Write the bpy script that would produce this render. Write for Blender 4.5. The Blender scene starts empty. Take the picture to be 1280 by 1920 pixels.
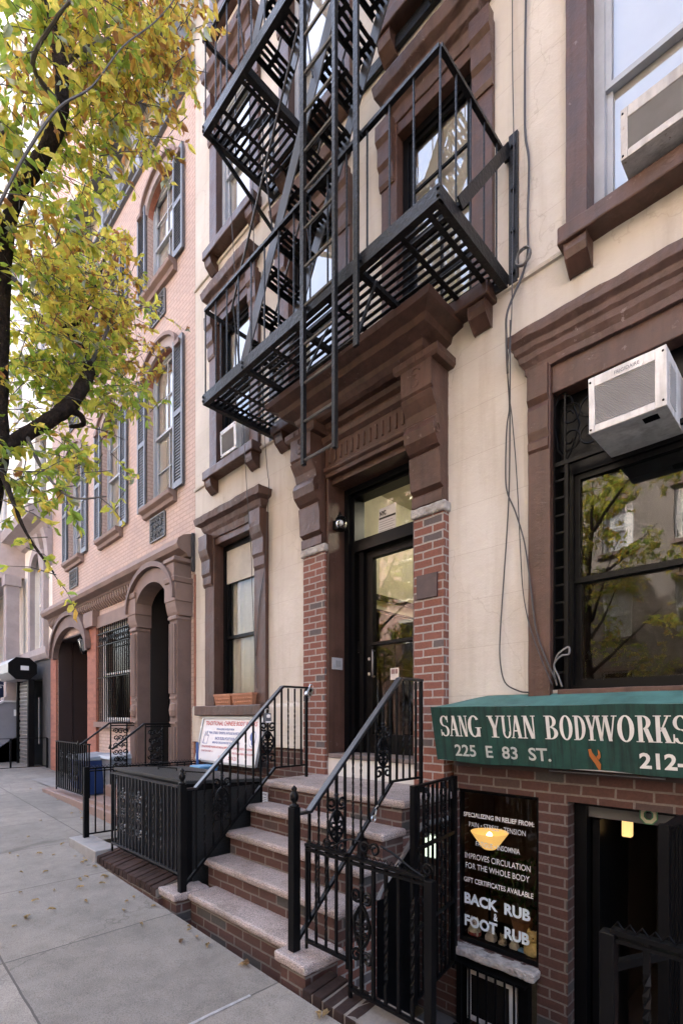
import bpy, math, random
from mathutils import Vector, Matrix
random.seed(7)
R = math.radians
C = bpy.context.scene.collection
sc = bpy.context.scene

# ------------------------------------------------------------------ camera
cam = bpy.data.cameras.new('camera'); camo = bpy.data.objects.new('camera', cam); C.objects.link(camo)
camo.location = (0, -3.63, 1.606)
camo.rotation_euler = (R(90), 0, math.pi/2 - 0.787)
cam.sensor_fit = 'HORIZONTAL'; cam.sensor_width = 36
cam.lens = 36*924.148/1280
cam.shift_y = (1343.96-960)/1280
cam.clip_start = .05; cam.clip_end = 500
sc.camera = camo
# ------------------------------------------------------------------ light
SUN_EL, SUN_AZ = 42, -28         # azimuth from +Y (behind the houses) towards -X
w = bpy.data.worlds.new('World'); sc.world = w; w.use_nodes = True
nt = w.node_tree; bg = nt.nodes['Background']
sky = nt.nodes.new('ShaderNodeTexSky'); sky.sky_type = 'NISHITA'; sky.sun_disc = False
sky.sun_elevation = R(SUN_EL); sky.sun_rotation = R(SUN_AZ)
sky.air_density = 1.0; sky.dust_density = 8.0; sky.ozone_density = .6
nt.links.new(sky.outputs[0], bg.inputs[0]); bg.inputs[1].default_value = .15
sl = bpy.data.lights.new('sun', 'SUN'); sl.energy = 3.6; sl.angle = R(.5); sl.color = (1, .97, .92)
so = bpy.data.objects.new('sun', sl); C.objects.link(so)
sd = Vector((math.sin(R(SUN_AZ))*math.cos(R(SUN_EL)), math.cos(R(SUN_AZ))*math.cos(R(SUN_EL)), math.sin(R(SUN_EL))))
so.rotation_euler = sd.to_track_quat('Z', 'Y').to_euler(); so.location = (-4, 6, 30)
sc.view_settings.view_transform = 'Standard'; sc.view_settings.look = 'None'
sc.view_settings.exposure = 3.42; sc.view_settings.gamma = 1
sc.cycles.max_bounces = 8; sc.cycles.diffuse_bounces = 3; sc.cycles.glossy_bounces = 3
sc.cycles.transparent_max_bounces = 12; sc.cycles.transmission_bounces = 4
sc.cycles.caustics_reflective = False; sc.cycles.caustics_refractive = False
sc.cycles.sample_clamp_indirect = 6

# ------------------------------------------------------------------ object helpers
def tag(o, label=None, cat=None, group=None, kind=None):
    if label: o['label'] = label
    if cat: o['category'] = cat
    if group: o['group'] = group
    if kind: o['kind'] = kind
    return o
def thing(name, loc, label, cat, group=None):
    o = bpy.data.objects.new(name, None); C.objects.link(o); o.location = loc; o.empty_display_size = .1
    return tag(o, label, cat, group)
def rootloc(o):
    while o is not None and o.parent is not None: o = o.parent
    return Vector(o.location) if o is not None else Vector((0, 0, 0))
def children(o): return [c for c in bpy.data.objects if c.parent == o]
def dup(o, loc, label=None, rz=None, parent=None):
    c = o.copy(); C.objects.link(c)
    if loc is not None: c.location = loc
    if label: c['label'] = label
    if rz is not None: c.rotation_euler = (0, 0, rz)
    for ch in children(o):
        d = ch.copy(); C.objects.link(d); d.parent = c
        for g in children(ch):
            e = g.copy(); C.objects.link(e); e.parent = d
    return c

class MB:
    def __init__(s): s.v = []; s.f = []; s.m = []; s.mi = 0
    def add(s, vs, fs):
        n = len(s.v); s.v += [tuple(p) for p in vs]
        for f in fs: s.f.append(tuple(i+n for i in f)); s.m.append(s.mi)
        return s
    def box(s, x0, x1, y0, y1, z0, z1):
        return s.add([(x0,y0,z0),(x1,y0,z0),(x1,y1,z0),(x0,y1,z0),(x0,y0,z1),(x1,y0,z1),(x1,y1,z1),(x0,y1,z1)],
              [(0,3,2,1),(4,5,6,7),(0,1,5,4),(1,2,6,5),(2,3,7,6),(3,0,4,7)])
    def bar(s, p, q, a, b=None, up=(0, 0, 1)):
        b = a if b is None else b
        p = Vector(p); q = Vector(q); d = (q-p).normalized(); up = Vector(up)
        if abs(d.dot(up)) > .98: up = Vector((1, 0, 0))
        u = d.cross(up).normalized()*a*.5; w_ = d.cross(u).normalized()*b*.5
        vs = [p-u-w_, p+u-w_, p+u+w_, p-u+w_, q-u-w_, q+u-w_, q+u+w_, q-u+w_]
        return s.add(vs, [(0,1,2,3),(7,6,5,4),(0,4,5,1),(1,5,6,2),(2,6,7,3),(3,7,4,0)])
    def tube(s, pts, r, n=6, cap=True):
        pts = [Vector(p) for p in pts]; k = len(pts); rs = r if isinstance(r, (list, tuple)) else [r]*k
        ref = Vector((.31, .17, .93)); vs = []
        t0 = (pts[1]-pts[0]).normalized(); a = t0.cross(ref).normalized()
        for i in range(k):
            t = (pts[min(i+1, k-1)]-pts[max(i-1, 0)])
            t = t.normalized() if t.length > 1e-9 else t0
            a = (a - t*a.dot(t)).normalized(); b = t.cross(a)
            for j in range(n):
                an = 2*math.pi*j/n; vs.append(pts[i]+(a*math.cos(an)+b*math.sin(an))*rs[i])
        fs = []
        for i in range(k-1):
            for j in range(n):
                j2 = (j+1) % n; fs.append((i*n+j, i*n+j2, (i+1)*n+j2, (i+1)*n+j))
        if cap: fs += [tuple(range(n-1, -1, -1)), tuple((k-1)*n+j for j in range(n))]
        return s.add(vs, fs)
    def prism(s, poly, axis, a0, a1):
        """poly 2D; axis 'x': (y,z); 'y': (x,z); 'z': (x,y)"""
        def P(p, a): return {'x': (a, p[0], p[1]), 'y': (p[0], a, p[1]), 'z': (p[0], p[1], a)}[axis]
        n = len(poly); vs = [P(p, a0) for p in poly]+[P(p, a1) for p in poly]
        fs = [tuple(range(n)), tuple(range(2*n-1, n-1, -1))]+[(i, (i+1) % n, n+(i+1) % n, n+i) for i in range(n)]
        return s.add(vs, fs)
    def lathe(s, c, prof, n=12):
        vs = []; k = len(prof)
        for r, z in prof:
            for j in range(n):
                a = 2*math.pi*j/n; vs.append((c[0]+r*math.cos(a), c[1]+r*math.sin(a), c[2]+z))
        fs = [(i*n+j, i*n+(j+1) % n, (i+1)*n+(j+1) % n, (i+1)*n+j) for i in range(k-1) for j in range(n)]
        fs += [tuple(range(n-1, -1, -1)), tuple((k-1)*n+j for j in range(n))]
        return s.add(vs, fs)
    def mould(s, x0, x1, y0, prof, back=None):
        """moulding with mitred returns: prof (projection, z) from bottom to top, on the wall plane y0"""
        b = y0 if back is None else back
        vs = []
        for p, z in prof: vs += [(x0-p, b, z), (x0-p, y0-p, z), (x1+p, y0-p, z), (x1+p, b, z)]
        fs = []
        for i in range(len(prof)-1):
            for j in range(3): a = i*4+j; fs.append((a, a+1, a+5, a+4))
        fs.append((3, 2, 1, 0)); k = (len(prof)-1)*4; fs.append((k, k+1, k+2, k+3))
        return s.add(vs, fs)
    def wall(s, x0, x1, z0, z1, y, openings, depth=.2):
        """front sheet in the plane y with rectangular holes and their reveals going to y+depth"""
        xs = sorted({x0, x1} | {o[0] for o in openings if x0 < o[0] < x1} | {o[1] for o in openings if x0 < o[1] < x1})
        zs = sorted({z0, z1} | {o[2] for o in openings if z0 < o[2] < z1} | {o[3] for o in openings if z0 < o[3] < z1})
        for i in range(len(xs)-1):
            for j in range(len(zs)-1):
                cx = (xs[i]+xs[i+1])/2; cz = (zs[j]+zs[j+1])/2
                if any(o[0] < cx < o[1] and o[2] < cz < o[3] for o in openings): continue
                s.add([(xs[i], y, zs[j]), (xs[i+1], y, zs[j]), (xs[i+1], y, zs[j+1]), (xs[i], y, zs[j+1])], [(0, 1, 2, 3)])
        for o in openings:
            a, b, c, d = max(o[0], x0), min(o[1], x1), max(o[2], z0), min(o[3], z1); e = y+depth
            s.add([(a,y,c),(a,e,c),(a,e,d),(a,y,d)], [(0,1,2,3)]); s.add([(b,y,c),(b,y,d),(b,e,d),(b,e,c)], [(0,1,2,3)])
            if o[2] >= z0: s.add([(a,y,c),(b,y,c),(b,e,c),(a,e,c)], [(0,1,2,3)])
            if o[3] <= z1: s.add([(a,y,d),(a,e,d),(b,e,d),(b,y,d)], [(0,1,2,3)])
        return s
    def room(s, x0, x1, y0, y1, z0, z1):
        return s.add([(x0,y0,z0),(x1,y0,z0),(x1,y1,z0),(x0,y1,z0),(x0,y0,z1),(x1,y0,z1),(x1,y1,z1),(x0,y1,z1)],
              [(0,1,2,3),(7,6,5,4),(1,5,6,2),(2,6,7,3),(3,7,4,0)])
    def quad(s, a, b, c, d): return s.add([a, b, c, d], [(0, 1, 2, 3)])
    def twist(s, x, y, z0, z1, r, turns=6, n=20):
        vs = []
        for i in range(n+1):
            t = i/n; an = 2*math.pi*turns*max(0, min(1, (t-.18)/.64))/4
            for j in range(4):
                a = an+math.pi/2*j+math.pi/4; vs.append((x+r*math.cos(a), y+r*math.sin(a), z0+(z1-z0)*t))
        fs = [(i*4+j, i*4+(j+1) % 4, (i+1)*4+(j+1) % 4, (i+1)*4+j) for i in range(n) for j in range(4)]
        return s.add(vs, fs)
    def build(s, name, mat, parent=None, smooth=False, bevel=0, origin=None, label=None):
        me = bpy.data.meshes.new(name)
        o_ = rootloc(parent) if parent is not None else Vector(origin or (0, 0, 0))
        me.from_pydata([tuple(Vector(p)-o_) for p in s.v], [], s.f); me.update()
        mats = mat if isinstance(mat, (list, tuple)) else [mat]
        for m_ in mats: me.materials.append(m_)
        if len(mats) > 1: me.polygons.foreach_set('material_index', s.m)
        if smooth: me.polygons.foreach_set('use_smooth', [True]*len(me.polygons))
        o = bpy.data.objects.new(name, me); C.objects.link(o)
        if parent is not None: o.parent = parent
        else: o.location = o_
        if bevel:
            b = o.modifiers.new('bevel', 'BEVEL'); b.width = bevel; b.segments = 2; b.limit_method = 'ANGLE'; b.angle_limit = R(40)
        if label: o['label'] = label
        return o
def B(*a): return MB().box(*a)

# ------------------------------------------------------------------ materials
def newmat(name):
    m = bpy.data.materials.new(name); m.use_nodes = True
    n = m.node_tree.nodes; return m, n, m.node_tree.links, n['Principled BSDF']
def wallvec(n, l):
    """(u, v, 0) where u runs along the wall, whichever way it faces, v is height"""
    g = n.new('ShaderNodeNewGeometry'); sp = n.new('ShaderNodeSeparateXYZ'); l.new(g.outputs['Position'], sp.inputs[0])
    sn = n.new('ShaderNodeSeparateXYZ'); l.new(g.outputs['True Normal'], sn.inputs[0])
    ab = n.new('ShaderNodeMath'); ab.operation = 'ABSOLUTE'; l.new(sn.outputs[0], ab.inputs[0])
    gt = n.new('ShaderNodeMath'); gt.operation = 'GREATER_THAN'; l.new(ab.outputs[0], gt.inputs[0]); gt.inputs[1].default_value = .7
    mx = n.new('ShaderNodeMix'); l.new(gt.outputs[0], mx.inputs[0]); l.new(sp.outputs[0], mx.inputs[2]); l.new(sp.outputs[1], mx.inputs[3])
    az = n.new('ShaderNodeMath'); az.operation = 'ABSOLUTE'; l.new(sn.outputs[2], az.inputs[0])
    g2 = n.new('ShaderNodeMath'); g2.operation = 'GREATER_THAN'; l.new(az.outputs[0], g2.inputs[0]); g2.inputs[1].default_value = .7
    mz = n.new('ShaderNodeMix'); l.new(g2.outputs[0], mz.inputs[0]); l.new(sp.outputs[2], mz.inputs[2]); l.new(sp.outputs[1], mz.inputs[3])
    cb = n.new('ShaderNodeCombineXYZ'); l.new(mx.outputs[0], cb.inputs[0]); l.new(mz.outputs[0], cb.inputs[1])
    return cb.outputs[0], g.outputs['Position']
def noise(n, l, vec, scale, detail=4, rough=.6):
    t = n.new('ShaderNodeTexNoise'); t.inputs['Scale'].default_value = scale; t.inputs['Detail'].default_value = detail
    t.inputs['Roughness'].default_value = rough
    if vec is not None: l.new(vec, t.inputs['Vector'])
    return t.outputs[0]
def ramp(n, l, fac, stops):
    r = n.new('ShaderNodeValToRGB'); l.new(fac, r.inputs[0]); e = r.color_ramp.elements
    while len(e) < len(stops): e.new(.5)
    for i, (p, c) in enumerate(stops): e[i].position = p; e[i].color = (*c, 1) if len(c) == 3 else c
    return r.outputs[0]
def mul(n, l, a, b, fac=1.0, mode='MULTIPLY'):
    m = n.new('ShaderNodeMix'); m.data_type = 'RGBA'; m.blend_type = mode
    m.inputs[0].default_value = fac if not hasattr(fac, 'links') else 1
    if hasattr(fac, 'links'): l.new(fac, m.inputs[0])
    for v, i in ((a, 6), (b, 7)):
        if hasattr(v, 'links'): l.new(v, m.inputs[i])
        else: m.inputs[i].default_value = (*v, 1)
    return m.outputs[2]
def bump(n, l, b, h, strength, dist=.01, prev=None):
    k = n.new('ShaderNodeBump'); k.inputs['Strength'].default_value = strength; k.inputs['Distance'].default_value = dist
    l.new(h, k.inputs['Height'])
    if prev is not None: l.new(prev, k.inputs['Normal'])
    l.new(k.outputs[0], b.inputs['Normal']); return k.outputs[0]
def paint(name, col, rough=.5, var=.18, scale=3, bs=.25, bscale=60, metal=0, spec=None, dist=.004):
    m, n, l, b = newmat(name)
    g = n.new('ShaderNodeNewGeometry'); P = g.outputs['Position']
    f = noise(n, l, P, scale, 6, .65)
    d = [c*(1-var) for c in col]; u = [min(1, c*(1+var)) for c in col]
    l.new(ramp(n, l, f, [(.3, d), (.7, u)]), b.inputs['Base Color'])
    b.inputs['Roughness'].default_value = rough; b.inputs['Metallic'].default_value = metal
    if spec is not None: b.inputs['Specular IOR Level'].default_value = spec
    if bs: bump(n, l, b, noise(n, l, P, bscale, 4, .6), bs, dist)
    return m
def brick(name, c1, c2, mortar, bw=.2, bh=.0667, ms=.009, rough=.85, odd=None, zoff=0.0, bs=.5, big=.15, pv=1.0):
    m, n, l, b = newmat(name); v0, P = wallvec(n, l)
    nz = n.new('ShaderNodeTexNoise'); nz.inputs['Scale'].default_value = 9; nz.inputs['Detail'].default_value = 3; l.new(P, nz.inputs['Vector']); va = n.new('ShaderNodeVectorMath'); va.operation = 'MULTIPLY_ADD'; l.new(nz.outputs['Color'], va.inputs[0]); va.inputs[1].default_value = (.014, .012, 0); l.new(v0, va.inputs[2]); v = va.outputs[0]
    t = n.new('ShaderNodeTexBrick'); mp = n.new('ShaderNodeMapping'); mp.inputs['Location'].default_value = (.03, zoff, 0)
    l.new(v, mp.inputs[0]); l.new(mp.outputs[0], t.inputs['Vector'])
    t.inputs['Scale'].default_value = 1; t.inputs['Brick Width'].default_value = bw; t.inputs['Row Height'].default_value = bh
    t.inputs['Mortar Size'].default_value = ms; t.inputs['Mortar Smooth'].default_value = .15; t.offset = .5
    t.inputs['Bias'].default_value = -.15
    t.inputs['Color1'].default_value = (*c1, 1); t.inputs['Color2'].default_value = (*c2, 1); t.inputs['Mortar'].default_value = (*mortar, 1)
    col = t.outputs[0]
    tv = n.new('ShaderNodeTexBrick'); l.new(mp.outputs[0], tv.inputs['Vector'])
    for k in ('Scale', 'Brick Width', 'Row Height'): tv.inputs[k].default_value = t.inputs[k].default_value
    tv.inputs['Mortar Size'].default_value = ms; tv.offset = .5; tv.inputs['Color1'].default_value = (1-.30*pv, 1-.29*pv, 1-.28*pv, 1); tv.inputs['Color2'].default_value = (1+.28*pv, 1+.22*pv, 1+.2*pv, 1); tv.inputs['Mortar'].default_value = (1, 1, 1, 1); tv.inputs['Bias'].default_value = .1
    col = mul(n, l, col, tv.outputs[0])
    if odd is not None:      # a second brick lattice picks a few odd-coloured bricks
        t2 = n.new('ShaderNodeTexBrick'); l.new(mp.outputs[0], t2.inputs['Vector'])
        for k in ('Scale', 'Brick Width', 'Row Height'): t2.inputs[k].default_value = t.inputs[k].default_value
        t2.inputs['Mortar Size'].default_value = ms; t2.offset = .5; t2.inputs['Color1'].default_value = (0, 0, 0, 1); t2.inputs['Color2'].default_value = (1, 1, 1, 1); t2.inputs['Mortar'].default_value = (0, 0, 0, 1)
        r2 = ramp(n, l, t2.outputs[0], [(.86, (0, 0, 0)), (.9, (1, 1, 1))])
        col = mul(n, l, col, odd, r2, 'MIX')
    f = noise(n, l, P, 1.1, 6, .6); col = mul(n, l, col, ramp(n, l, f, [(.25, (1-big*1.6,)*3), (.75, (1+big,)*3)]))
    f2 = noise(n, l, P, 55, 3, .6); col = mul(n, l, col, ramp(n, l, f2, [(.3, (.84,)*3), (.7, (1.14,)*3)]))
    l.new(col, b.inputs['Base Color']); b.inputs['Roughness'].default_value = rough
    inv = n.new('ShaderNodeMath'); inv.operation = 'SUBTRACT'; inv.inputs[0].default_value = 1; l.new(t.outputs[1], inv.inputs[1])
    k = bump(n, l, b, inv.outputs[0], bs, .008); bump(n, l, b, f2, .25, .004, k)
    return m
def worn_paint(name, col, chip, rough=.45, k=1.0):
    m, n, l, b = newmat(name); g = n.new('ShaderNodeNewGeometry'); P = g.outputs['Position']
    f = noise(n, l, P, 3.5, 7, .65); c = ramp(n, l, f, [(.28, [x*.68 for x in col]), (.72, [x*1.28 for x in col])])
    mp = n.new('ShaderNodeMapping'); mp.inputs['Scale'].default_value = (14, 14, 1.3); l.new(P, mp.inputs[0])
    c = mul(n, l, c, ramp(n, l, noise(n, l, mp.outputs[0], 1.0, 5, .6), [(.3, (.72, .70, .69)), (.5, (1, 1, 1)), (.74, (1.22, 1.2, 1.2))]))
    f2 = noise(n, l, P, 21, 6, .7); cm = ramp(n, l, f2, [(.655-.03*k, (0, 0, 0)), (.69-.03*k, (1, 1, 1))])
    f3 = noise(n, l, P, 2.3, 3, .5); cm = mul(n, l, cm, ramp(n, l, f3, [(.48, (0, 0, 0)), (.6, (1, 1, 1))]))
    l.new(mul(n, l, c, chip, cm, 'MIX'), b.inputs['Base Color']); b.inputs['Specular IOR Level'].default_value = .38
    l.new(ramp(n, l, f, [(.3, (rough-.1,)*3), (.7, (rough+.14,)*3)]), b.inputs['Roughness'])
    q = bump(n, l, b, noise(n, l, P, 75, 4, .6), .35*k, .004); q = bump(n, l, b, noise(n, l, P, 13, 5, .65), .4*k, .015, q); bump(n, l, b, f2, .3, .006, q)
    return m
def stucco(name, col, jw=2.6, jh=.394, zoff=-.209, rough=.85):
    m, n, l, b = newmat(name); v, P = wallvec(n, l)
    t = n.new('ShaderNodeTexBrick'); mp = n.new('ShaderNodeMapping'); mp.inputs['Location'].default_value = (.35, zoff, 0)
    nz = n.new('ShaderNodeTexNoise'); nz.inputs['Scale'].default_value = 2.2; l.new(P, nz.inputs['Vector'])
    ad = n.new('ShaderNodeVectorMath'); ad.operation = 'MULTIPLY_ADD'; l.new(nz.outputs['Color'], ad.inputs[0]); ad.inputs[1].default_value = (.014, .014, 0); l.new(v, ad.inputs[2])
    l.new(ad.outputs[0], mp.inputs[0]); l.new(mp.outputs[0], t.inputs['Vector'])
    t.inputs['Scale'].default_value = 1; t.inputs['Brick Width'].default_value = jw; t.inputs['Row Height'].default_value = jh
    t.inputs['Mortar Size'].default_value = .0022; t.inputs['Mortar Smooth'].default_value = .3
    c = col; t.inputs['Color1'].default_value = (*c, 1); t.inputs['Color2'].default_value = (c[0]*.965, c[1]*.96, c[2]*.95, 1)
    t.inputs['Mortar'].default_value = (c[0]*.76, c[1]*.73, c[2]*.70, 1)
    f = noise(n, l, P, .9, 7, .62); cc = mul(n, l, t.outputs[0], ramp(n, l, f, [(.28, (.82, .80, .77)), (.72, (1.09, 1.09, 1.09))]))
    mp2 = n.new('ShaderNodeMapping'); mp2.inputs['Scale'].default_value = (5, 5, .5); l.new(P, mp2.inputs[0])
    f3 = noise(n, l, mp2.outputs[0], 1.2, 5, .6); cc = mul(n, l, cc, ramp(n, l, f3, [(.34, (.89, .87, .845)), (.5, (1, 1, 1))]))
    l.new(cc, b.inputs['Base Color']); b.inputs['Roughness'].default_value = rough
    inv = n.new('ShaderNodeMath'); inv.operation = 'SUBTRACT'; inv.inputs[0].default_value = 1; l.new(t.outputs[1], inv.inputs[1])
    ve = n.new('ShaderNodeTexVoronoi'); ve.feature = 'DISTANCE_TO_EDGE'; ve.inputs['Scale'].default_value = .55; dv = n.new('ShaderNodeVectorMath'); dv.operation = 'MULTIPLY_ADD'; n2 = n.new('ShaderNodeTexNoise'); n2.inputs['Scale'].default_value = 4; n2.inputs['Detail'].default_value = 7; l.new(P, n2.inputs['Vector']); l.new(n2.outputs['Color'], dv.inputs[0]); dv.inputs[1].default_value = (.45, .45, .45); l.new(P, dv.inputs[2]); l.new(dv.outputs[0], ve.inputs['Vector'])
    cc = mul(n, l, cc, ramp(n, l, ve.outputs['Distance'], [(0, (.84, .82, .80)), (.0018, (.88, .86, .85)), (.0035, (1, 1, 1))])); l.new(cc, b.inputs['Base Color'])
    k = bump(n, l, b, inv.outputs[0], .35, .008)
    k = bump(n, l, b, noise(n, l, P, 120, 3, .6), .3, .004, k); bump(n, l, b, noise(n, l, P, 7, 5, .65), .35, .03, k)
    return m
def granite(name, col):
    m, n, l, b = newmat(name); g = n.new('ShaderNodeNewGeometry'); P = g.outputs['Position']
    f = noise(n, l, P, 190, 2, .7)
    c = ramp(n, l, f, [(.36, [x*.16 for x in col]), (.46, [x*.72 for x in col]), (.55, [x*1.05 for x in col]), (.68, [min(1, x*1.6) for x in col])])
    f2 = noise(n, l, P, 3.5, 7, .7); c = mul(n, l, c, ramp(n, l, f2, [(.3, (.55, .52, .49)), (.5, (.95, .95, .95)), (.7, (1.12, 1.12, 1.12))]))
    l.new(c, b.inputs['Base Color']); b.inputs['Roughness'].default_value = .65
    bump(n, l, b, f, .15, .003); return m
def concrete(name, col):
    m, n, l, b = newmat(name); g = n.new('ShaderNodeNewGeometry'); P = g.outputs['Position']
    sp = n.new('ShaderNodeSeparateXYZ'); l.new(P, sp.inputs[0])
    def M(op, a, bb):
        k = n.new('ShaderNodeMath'); k.operation = op
        for i, v in enumerate((a, bb)):
            if hasattr(v, 'links'): l.new(v, k.inputs[i])
            elif v is not None: k.inputs[i].default_value = v
        return k.outputs[0]
    wob = M('MULTIPLY', M('SUBTRACT', noise(n, l, P, 9, 3, .6), .5), .012)
    def joint(v, off, per, half):
        f = M('MODULO', M('ADD', M('ADD', v, off+200*per), wob), per)
        d = M('MINIMUM', f, M('SUBTRACT', per, f)); return M('LESS_THAN', d, half)
    j = M('MAXIMUM', joint(sp.outputs[0], 2.36, 1.36, .006), joint(sp.outputs[1], 2.93, 1.4, .006))
    f = noise(n, l, P, .8, 7, .65); f2 = noise(n, l, P, 5, 6, .7); f3 = noise(n, l, P, 160, 2, .7)
    c = ramp(n, l, f, [(.3, [x*.78 for x in col]), (.7, [x*1.1 for x in col])])
    c = mul(n, l, c, ramp(n, l, f2, [(.33, (.78, .775, .77)), (.6, (1.05, 1.05, 1.05))]))
    c = mul(n, l, c, ramp(n, l, f3, [(.34, (.62, .61, .6)), (.48, (1, 1, 1)), (.72, (1.25, 1.25, 1.24))]))
    vt = n.new('ShaderNodeTexVoronoi'); vt.inputs['Scale'].default_value = 2.3; l.new(P, vt.inputs['Vector'])   # old gum spots
    c = mul(n, l, c, ramp(n, l, vt.outputs['Distance'], [(.035, (.5, .5, .5)), (.06, (1, 1, 1))]))
    sx = M('FLOOR', M('DIVIDE', M('ADD', sp.outputs[0], 2.36+200*1.36), 1.36), None); sy = M('FLOOR', M('DIVIDE', M('ADD', sp.outputs[1], 2.93+200*1.4), 1.4), None)
    cbn = n.new('ShaderNodeCombineXYZ'); l.new(sx, cbn.inputs[0]); l.new(sy, cbn.inputs[1]); wn = n.new('ShaderNodeTexWhiteNoise'); wn.noise_dimensions = '2D'; l.new(cbn.outputs[0], wn.inputs['Vector'])
    c = mul(n, l, c, ramp(n, l, wn.outputs['Value'], [(0, (.80, .80, .80)), (1, (1.14, 1.13, 1.12))]))
    ve = n.new('ShaderNodeTexVoronoi'); ve.feature = 'DISTANCE_TO_EDGE'; ve.inputs['Scale'].default_value = .42; dv = n.new('ShaderNodeVectorMath'); dv.operation = 'MULTIPLY_ADD'
    nn = n.new('ShaderNodeTexNoise'); nn.inputs['Scale'].default_value = 3.5; nn.inputs['Detail'].default_value = 6; l.new(P, nn.inputs['Vector']); l.new(nn.outputs['Color'], dv.inputs[0]); dv.inputs[1].default_value = (.5, .5, 0); l.new(P, dv.inputs[2]); l.new(dv.outputs[0], ve.inputs['Vector'])
    c = mul(n, l, c, ramp(n, l, ve.outputs['Distance'], [(.0, (.66, .65, .64)), (.0010, (.72, .72, .72)), (.0022, (1, 1, 1))]))
    c = mul(n, l, c, [x*.33 for x in col], j, 'MIX')
    l.new(c, b.inputs['Base Color']); b.inputs['Roughness'].default_value = .8
    k = bump(n, l, b, f3, .2, .003); inv = M('SUBTRACT', 1.0, j); bump(n, l, b, inv, .6, .008, k)
    return m
def glassmat(name, tint=(1, 1, 1), base=.1, gain=1.0, rough=.0, wav=.02):
    m, n, l, b = newmat(name); out = n['Material Output']; n.remove(b)
    tr = n.new('ShaderNodeBsdfTransparent'); tr.inputs[0].default_value = (*tint, 1)
    gl = n.new('ShaderNodeBsdfGlossy'); gl.inputs['Roughness'].default_value = rough
    fr = n.new('ShaderNodeFresnel'); fr.inputs[0].default_value = 1.5
    ma = n.new('ShaderNodeMath'); ma.operation = 'MULTIPLY_ADD'; ma.use_clamp = True
    l.new(fr.outputs[0], ma.inputs[0]); ma.inputs[1].default_value = gain; ma.inputs[2].default_value = base
    g = n.new('ShaderNodeNewGeometry'); nz = noise(n, l, g.outputs['Position'], 2.0, 2, .5)
    k = n.new('ShaderNodeBump'); k.inputs['Strength'].default_value = wav; k.inputs['Distance'].default_value = .05; l.new(nz, k.inputs['Height'])
    l.new(k.outputs[0], gl.inputs['Normal'])
    mx = n.new('ShaderNodeMixShader'); l.new(ma.outputs[0], mx.inputs[0]); l.new(tr.outputs[0], mx.inputs[1]); l.new(gl.outputs[0], mx.inputs[2])
    l.new(mx.outputs[0], out.inputs[0]); return m
def emit(name, col, s):
    m, n, l, b = newmat(name); b.inputs['Base Color'].default_value = (*col, 1)
    b.inputs['Emission Color'].default_value = (*col, 1); b.inputs['Emission Strength'].default_value = s; return m
def leafmat(name, col):
    m, n, l, b = newmat(name); out = n['Material Output']
    g = n.new('ShaderNodeNewGeometry'); f = noise(n, l, g.outputs['Position'], 14, 3, .6)
    c = ramp(n, l, f, [(.3, [x*.7 for x in col]), (.7, [min(1, x*1.3) for x in col])]); l.new(c, b.inputs['Base Color'])
    b.inputs['Roughness'].default_value = .5; b.inputs['Specular IOR Level'].default_value = .35
    t = n.new('ShaderNodeBsdfTranslucent'); l.new(c, t.inputs[0]); mx = n.new('ShaderNodeMixShader'); mx.inputs[0].default_value = .58
    l.new(b.outputs[0], mx.inputs[1]); l.new(t.outputs[0], mx.inputs[2]); l.new(mx.outputs[0], out.inputs[0]); return m

STUC = stucco('cream_stucco', (.55, .518, .470))
BROWN = worn_paint('brown_masonry_paint', (.076, .039, .028), (.16, .12, .105), .42)
BROWNW = worn_paint('weathered_brown_stone', (.085, .049, .040), (.22, .175, .165), .48, 1.4)
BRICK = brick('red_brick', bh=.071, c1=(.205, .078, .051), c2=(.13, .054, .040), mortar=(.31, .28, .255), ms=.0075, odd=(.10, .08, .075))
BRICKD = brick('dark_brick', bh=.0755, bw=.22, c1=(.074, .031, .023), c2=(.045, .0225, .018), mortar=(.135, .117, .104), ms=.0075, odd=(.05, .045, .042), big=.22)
BRICKP = brick('salmon_brick', (.49, .375, .325), (.45, .34, .29), (.37, .275, .24), ms=.009, big=.08, bs=.3, pv=.35)
BRICKO = brick('orange_brick', (.30, .125, .085), (.25, .105, .07), (.30, .12, .08), ms=.006, big=.1, bs=.3)
BRICKF = brick('far_brick', (.45, .25, .2), (.38, .2, .16), (.5, .42, .37), ms=.012, big=.1)
BSTONE = paint('brownstone', (.20, .135, .112), .7, .15, 2.5, .25, 70)
BSTONED = paint('brownstone_column', (.145, .095, .08), .7, .18, 3, .25, 70)
GRAN = granite('pink_granite', (.335, .28, .258))
WALKM = concrete('sidewalk_concrete', (.212, .194, .170))
CONC = paint('old_concrete', (.20, .19, .18), .85, .3, 4, .5, 60)
CAPST = paint('chipped_grey_stone', (.36, .335, .31), .85, .35, 14, 1.0, 26, dist=.03)
IRON = paint('black_iron', (.003, .003, .0034), .4, .3, 8, .15, 90, spec=.13)
HANDR = paint('worn_handrail_iron', (.010, .010, .012), .3, .4, 7, .3, 60, spec=.5)
FEP = paint('fire_escape_paint', (.0075, .0075, .008), .36, .5, 7, .9, 34, spec=.26, dist=.007)
BLACK = paint('black_frame', (.0035, .0035, .004), .36, .2, 5, .05, spec=.14)
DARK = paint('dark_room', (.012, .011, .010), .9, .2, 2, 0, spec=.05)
WHITEP = paint('white_paint', (.74, .74, .74), .45, .05, 4, .05)
GREYP = paint('grey_sash_paint', (.36, .385, .42), .5, .12, 5, .1)
SLATE = paint('slate_shutter_paint', (.105, .11, .122), .45, .15, 5, .08)
CORN = paint('dark_cornice_paint', (.10, .105, .115), .45, .2, 4, .15)
CORNL = paint('light_cornice_paint', (.52, .48, .40), .5, .12, 4, .1)
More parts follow.
